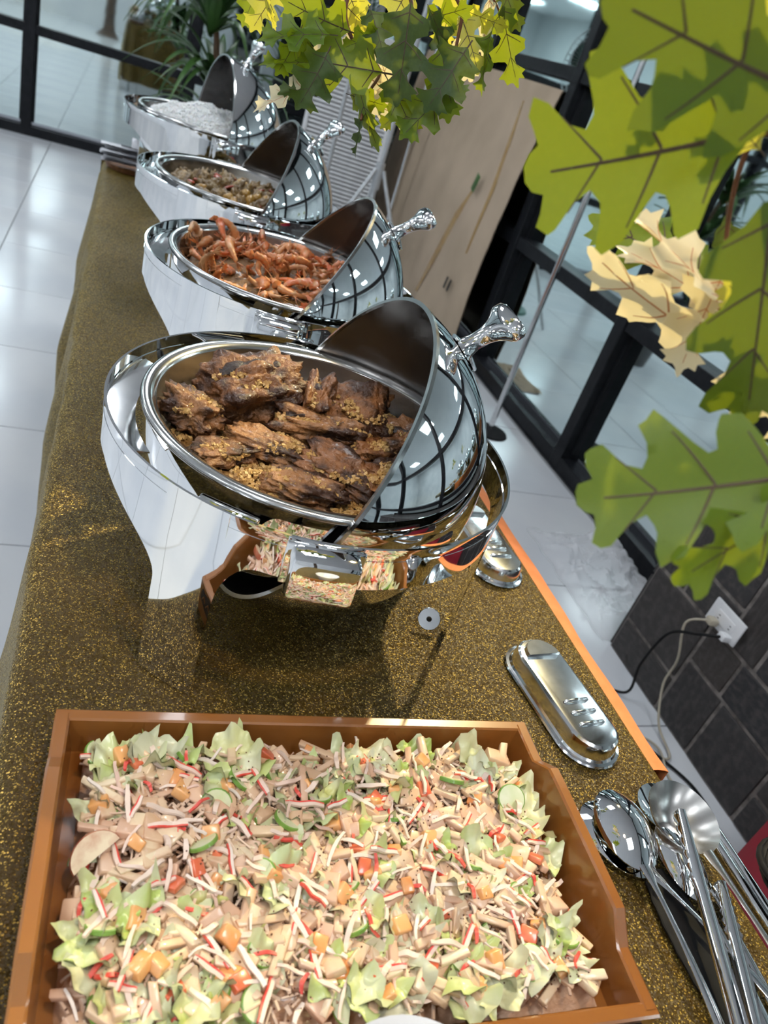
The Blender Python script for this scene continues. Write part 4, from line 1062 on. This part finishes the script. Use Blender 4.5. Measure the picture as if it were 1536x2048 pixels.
# ------------------------------------------------------------------ artificial foliage
HALF = [(0, .012), (.03, .05), (.10, .15), (.14, .30), (.17, .40), (.24, .37), (.30, .40), (.33, .28), (.36, .20), (.40, .19), (.46, .29), (.53, .45), (.58, .41), (.66, .44), (.67, .30), (.69, .18), (.73, .14), (.79, .19), (.88, .34), (.91, .27), (.97, .27), (.96, .15), (.97, .09), (1.03, .05), (1.06, 0)]
BLUNT = [(0, .012), (.02, .06), (.10, .16), (.16, .28), (.22, .40), (.30, .44), (.335, .40), (.34, .30), (.355, .21), (.40, .19), (.47, .26), (.56, .40), (.62, .47), (.68, .46), (.70, .40), (.68, .28), (.68, .20), (.72, .15), (.80, .19), (.90, .30), (.96, .33), (1.0, .29), (.985, .2), (.97, .12), (1.03, .09), (1.06, .04), (1.06, 0)]
def leaf_data(seed, sharp=0.0, fold=.12, droop=.10, wave=.03):
    r = random.Random(seed)
    def side(sg):
        out = []
        for (x, y) in (BLUNT if sharp == 0 else HALF):
            q = 1 + sharp * (.30 if y > .33 else -.12 if 0 < y < .25 and x > .1 else 0)
            out.append((x + r.uniform(-.012, .012) * (0 < x < 1.05), sg * y * .86 * q * r.uniform(.92, 1.08)))
        return out
    pts = side(1) + list(reversed(side(-1)))[1:]
    pts = [(pts[i], pts[(i + 1) % len(pts)]) for i in range(len(pts))]
    dense = []
    for a, b in pts:
        L = math.hypot(b[0] - a[0], b[1] - a[1]); k = max(1, int(L / .05))
        for j in range(k): dense.append((a[0] + (b[0] - a[0]) * j / k, a[1] + (b[1] - a[1]) * j / k))
    n = len(dense); vv = [Vector(p) for p in dense]; ee = [(i, (i + 1) % n) for i in range(n)]
    for i in range(16):
        for j in range(-7, 8): vv.append(Vector((.03 + i * .065, j * .062 + (.0 if i % 2 else .03))))
    vo, eo, fo, _, _, _ = delaunay_2d_cdt(vv, ee, [list(range(n))], 1, 1e-5)
    ph = r.uniform(0, 6)
    def zf(x, y): return -droop * x * x + fold * abs(y) + wave * math.sin(x * 9 + ph) * abs(y) * 3 + wave * .6 * math.sin(y * 11 + ph)
    V = [(v.x, v.y, zf(v.x, v.y)) for v in vo]
    vb = MB()
    def strip(p, q, w0, w1, n=8, bend=0):
        path = []; rr = []
        for i in range(n + 1):
            t = i / n; x = p[0] + (q[0] - p[0]) * t; y = p[1] + (q[1] - p[1]) * t + bend * math.sin(t * math.pi)
            path.append((x, y, zf(x, y))); rr.append(w0 + (w1 - w0) * t)
        vb.tube(path, rr, 5, flat=.55, up=(0, 0, 1))
    strip((-.12, 0), (.92, .01), .0135, .006, 16, .01)
    for sg in (1, -1):
        strip((.10, 0), (.20, .25 * sg), .008, .004, 6); strip((.38, 0), (.55, .30 * sg), .008, .004, 7, .01 * sg); strip((.66, 0), (.84, .20 * sg), .007, .003, 5)
    return V, [tuple(f) for f in fo], vb
LEAFV = [leaf_data(k, s, f, d, wv) for k, (s, f, d, wv) in enumerate(((.0, .10, .08, .012), (.35, .16, .14, .03), (.5, .22, .18, .04), (.2, -.10, .10, .03), (.0, .04, -.08, .012)))]
LM = {}
def leaf_mesh(var, mt):
    if (var, mt) not in LM:
        V, F, vb = LEAFV[var]; m = MB(); m.add(V, F)
        LM[var, mt] = (m.mesh('leaf', mt, 0), vb)
        LM[var, mt][0].polygons.foreach_set('use_smooth', [True] * len(F))
    return LM[var, mt][0]
VM = {}
def vein_mesh(var, mt):
    if (var, mt) not in VM: VM[var, mt] = LEAFV[var][2].mesh('vein', mt, 60)
    return VM[var, mt]
def leaf(parent, base, tip, d0, d1, var=0, mt='leaf_green', roll=0, wide=1.0, vein=None):
    a = P(base[0], base[1], d0); b = P(tip[0], tip[1], d1); x = (b - a); L = x.length / 1.03; x.normalize()
    z = (CAM - (a + b) / 2).normalized(); z = (z - x * z.dot(x)).normalized(); z = Matrix.Rotation(math.radians(roll), 3, x) @ z
    y = z.cross(x)
    M = Matrix(((x.x, y.x, z.x), (x.y, y.y, z.y), (x.z, y.z, z.z)))
    o = link('leaf', leaf_mesh(var, mt), parent)
    o.matrix_local = Matrix.Translation(a - parent.location) @ M.to_4x4() @ Matrix.Diagonal((L, L * wide, L, 1))
    v = link('vein', vein_mesh(var, vein or ('vein_orange' if mt == 'leaf_pale' else 'vein_dark')), o)
    return o
def twig(parent, pts, r0, r1):
    path = spl([P(u, v, d) - parent.location for u, v, d in pts], 6); n = len(path)
    MB().tube(path, [r0 + (r1 - r0) * i / (n - 1) for i in range(n)], 7).build('twig', 'twig', parent, smooth=60)

# near branch on the right
nb = empty('leaf_branch', P(1640, 500, .52), 'large blurred branch of artificial oak leaves close by on the right', 'branch', 'artificial leaf branches')
twig(nb, [(1700, -60, .50), (1640, 130, .50), (1560, 260, .49), (1600, 520, .52), (1590, 800, .50), (1640, 1040, .48)], .0035, .002)
twig(nb, [(1560, 260, .49), (1500, 290, .52), (1460, 420, .54), (1440, 620, .55)], .002, .0012)
leaf(nb, (1500, 262), (1052, 345), .46, .47, 0, 'leaf_green', 5, 1.12)
leaf(nb, (1640, 200), (1228, -12), .43, .43, 4, 'leaf_mid', -8, 1.10)
leaf(nb, (1600, 948), (1168, 1000), .42, .42, 4, 'leaf_green', 8, .98)
leaf(nb, (1545, 400), (1480, 850), .44, .46, 0, 'leaf_mid', 14, .72)
leaf(nb, (1650, 985), (1345, 1150), .43, .42, 4, 'leaf_green', -30, .72)
leaf(nb, (1600, 20), (1400, 110), .48, .47, 1, 'leaf_lit_yellow', 20, 1.0)
leaf(nb, (1460, 640), (1283, 385), .53, .54, 2, 'leaf_pale', 66, .7)
leaf(nb, (1450, 545), (1345, 735), .54, .52, 2, 'leaf_pale', 25, .75)
leaf(nb, (1440, 690), (1160, 535), .55, .54, 1, 'leaf_pale', -62, .9)
leaf(nb, (1420, 560), (1185, 415), .58, .60, 3, 'leaf_green', 30, .7)
leaf(nb, (1470, 640), (1250, 470), .56, .57, 1, 'leaf_pale', 40, .5)
leaf(nb, (1520, 300), (1430, 190), .50, .50, 1, 'leaf_lit_yellow', 10, .8)
leaf(nb, (1470, 700), (1560, 900), .52, .52, 2, 'leaf_pale', 60, .8)
leaf(nb, (1500, 720), (1470, 900), .54, .52, 1, 'leaf_pale', 68, .7)
leaf(nb, (1370, 160), (1290, 240), .50, .50, 1, 'leaf_pale', 30, .7)
leaf(nb, (1450, 430), (1440, 640), .56, .57, 3, 'leaf_shaded', 50, .6)
leaf(nb, (1480, 600), (1395, 690), .48, .49, 3, 'leaf_lit_yellow', 20, .7)
leaf(nb, (1560, 700), (1440, 560), .50, .50, 3, 'leaf_lit_yellow', -25, .8)

# hanging branch at the top
tbq = empty('leaf_branch', P(800, -80, 1.05), 'hanging branch of spotlit artificial oak leaves above the chafing dishes', 'branch', 'artificial leaf branches')
twig(tbq, [(760, -160, 1.05), (700, -20, 1.05), (692, 40, 1.04), (715, 95, 1.03), (760, 140, 1.03), (735, 190, 1.02), (722, 240, 1.0)], .003, .0015)
twig(tbq, [(760, -160, 1.05), (820, -10, 1.02), (815, 60, 1.01), (800, 150, 1.0)], .003, .0015)
twig(tbq, [(760, -160, 1.05), (910, -10, 1.05), (915, 80, 1.05), (890, 150, 1.04)], .003, .0015)
twig(tbq, [(910, -10, 1.05), (980, -10, 1.1), (1010, 60, 1.1)], .002, .001)
KEY = [((822, 5), (790, 205), .98, .96, 1, 'leaf_shaded', 8, .75), ((765, 145), (575, 105), 1.0, 1.0, 1, 'leaf_green', 10, .75), ((655, 105), (600, 215), .97, .95, 2, 'leaf_shaded', -15, 1.0),
       ((700, 62), (560, 0), 1.02, 1.02, 1, 'leaf_green', -15, .9), ((935, 95), (850, 215), .97, .95, 2, 'leaf_shaded', 10, .95), ((1005, 5), (1022, 172), 1.1, 1.08, 1, 'leaf_green', 40, .75),
       ((985, 60), (950, 185), 1.06, 1.05, 2, 'leaf_green', 50, .6), ((712, 160), (745, 305), 1.0, 1.0, 3, 'leaf_green', 55, .6), ((775, 160), (832, 268), 1.0, .98, 1, 'leaf_green', -20, .8),
       ((905, 170), (800, 268), .99, .97, 2, 'leaf_green', 15, .8), ((880, 90), (905, 240), .99, .98, 1, 'leaf_green', -30, .8), ((700, 20), (735, 60), 1.05, 1.03, 1, 'leaf_lit_yellow', 20, 1.3),
       ((690, -30), (725, 60), 1.07, 1.05, 4, 'leaf_lit_yellow', 10, 1.0), ((820, -30), (770, 60), 1.08, 1.06, 4, 'leaf_lit_yellow', 0, 1.0), ((905, -20), (880, 90), 1.08, 1.06, 1, 'leaf_lit_yellow', 20, .9),
       ((920, 30), (960, 140), 1.07, 1.05, 1, 'leaf_lit_yellow', -25, .9), ((660, 70), (520, 60), 1.0, .98, 2, 'leaf_green', 45, .7), ((640, 130), (525, 110), 1.0, .98, 2, 'leaf_green', 55, .7),
       ((620, 175), (505, 205), .98, .97, 2, 'leaf_pale', 50, .6), ((700, 120), (620, 45), 1.05, 1.06, 4, 'leaf_pale', 10, .9), ((740, 140), (700, 40), 1.07, 1.08, 4, 'leaf_pale', -10, 1.0),
       ((770, 180), (700, 120), 1.06, 1.06, 4, 'leaf_pale', 10, 1.0), ((720, 200), (820, 240), 1.05, 1.05, 4, 'leaf_pale', 10, .8), ((790, 200), (760, 110), 1.05, 1.06, 4, 'leaf_pale', -15, .9),
       ((920, 60), (945, 160), 1.09, 1.09, 4, 'leaf_pale', 20, .8), ((980, -10), (955, 110), 1.10, 1.09, 3, 'leaf_pale', 60, .7), ((700, 190), (770, 215), 1.02, 1.0, 1, 'leaf_green', 20, .8),
       ((870, 130), (930, 190), 1.02, 1.0, 1, 'leaf_green', -30, .9), ((560, -30), (500, 55), 1.15, 1.13, 1, 'leaf_lit_yellow', 20, .9), ((530, -10), (545, 60), 1.13, 1.12, 3, 'leaf_lit_yellow', 60, .6),
       ((520, -30), (480, 50), 1.2, 1.2, 2, 'leaf_green', 20, .8), ((740, 20), (770, 110), 1.03, 1.0, 1, 'leaf_shaded', -20, .8), ((860, 20), (900, 120), 1.0, .98, 2, 'leaf_shaded', 25, .7),
       ((730, 230), (700, 310), 1.0, 1.0, 2, 'leaf_shaded', 60, .5), ((850, 40), (940, 20), 1.02, 1.0, 1, 'leaf_green', 20, .8), ((760, 60), (690, 100), 1.02, 1.0, 2, 'leaf_green', -20, .8),
       ((930, 20), (1010, 60), 1.08, 1.07, 1, 'leaf_lit_yellow', 30, .7), ((640, 30), (660, 110), 1.03, 1.02, 2, 'leaf_green', 20, .8), ((600, 60), (560, 150), 1.0, .98, 1, 'leaf_green', -35, .8),
       ((650, 170), (560, 180), .99, .97, 1, 'leaf_shaded', 30, .7), ((830, 200), (760, 250), 1.02, 1.01, 1, 'leaf_green', 30, .8), ((1000, -40), (1035, 60), 1.1, 1.08, 3, 'leaf_shaded', 20, .7)]
for k in KEY: leaf(tbq, *k)
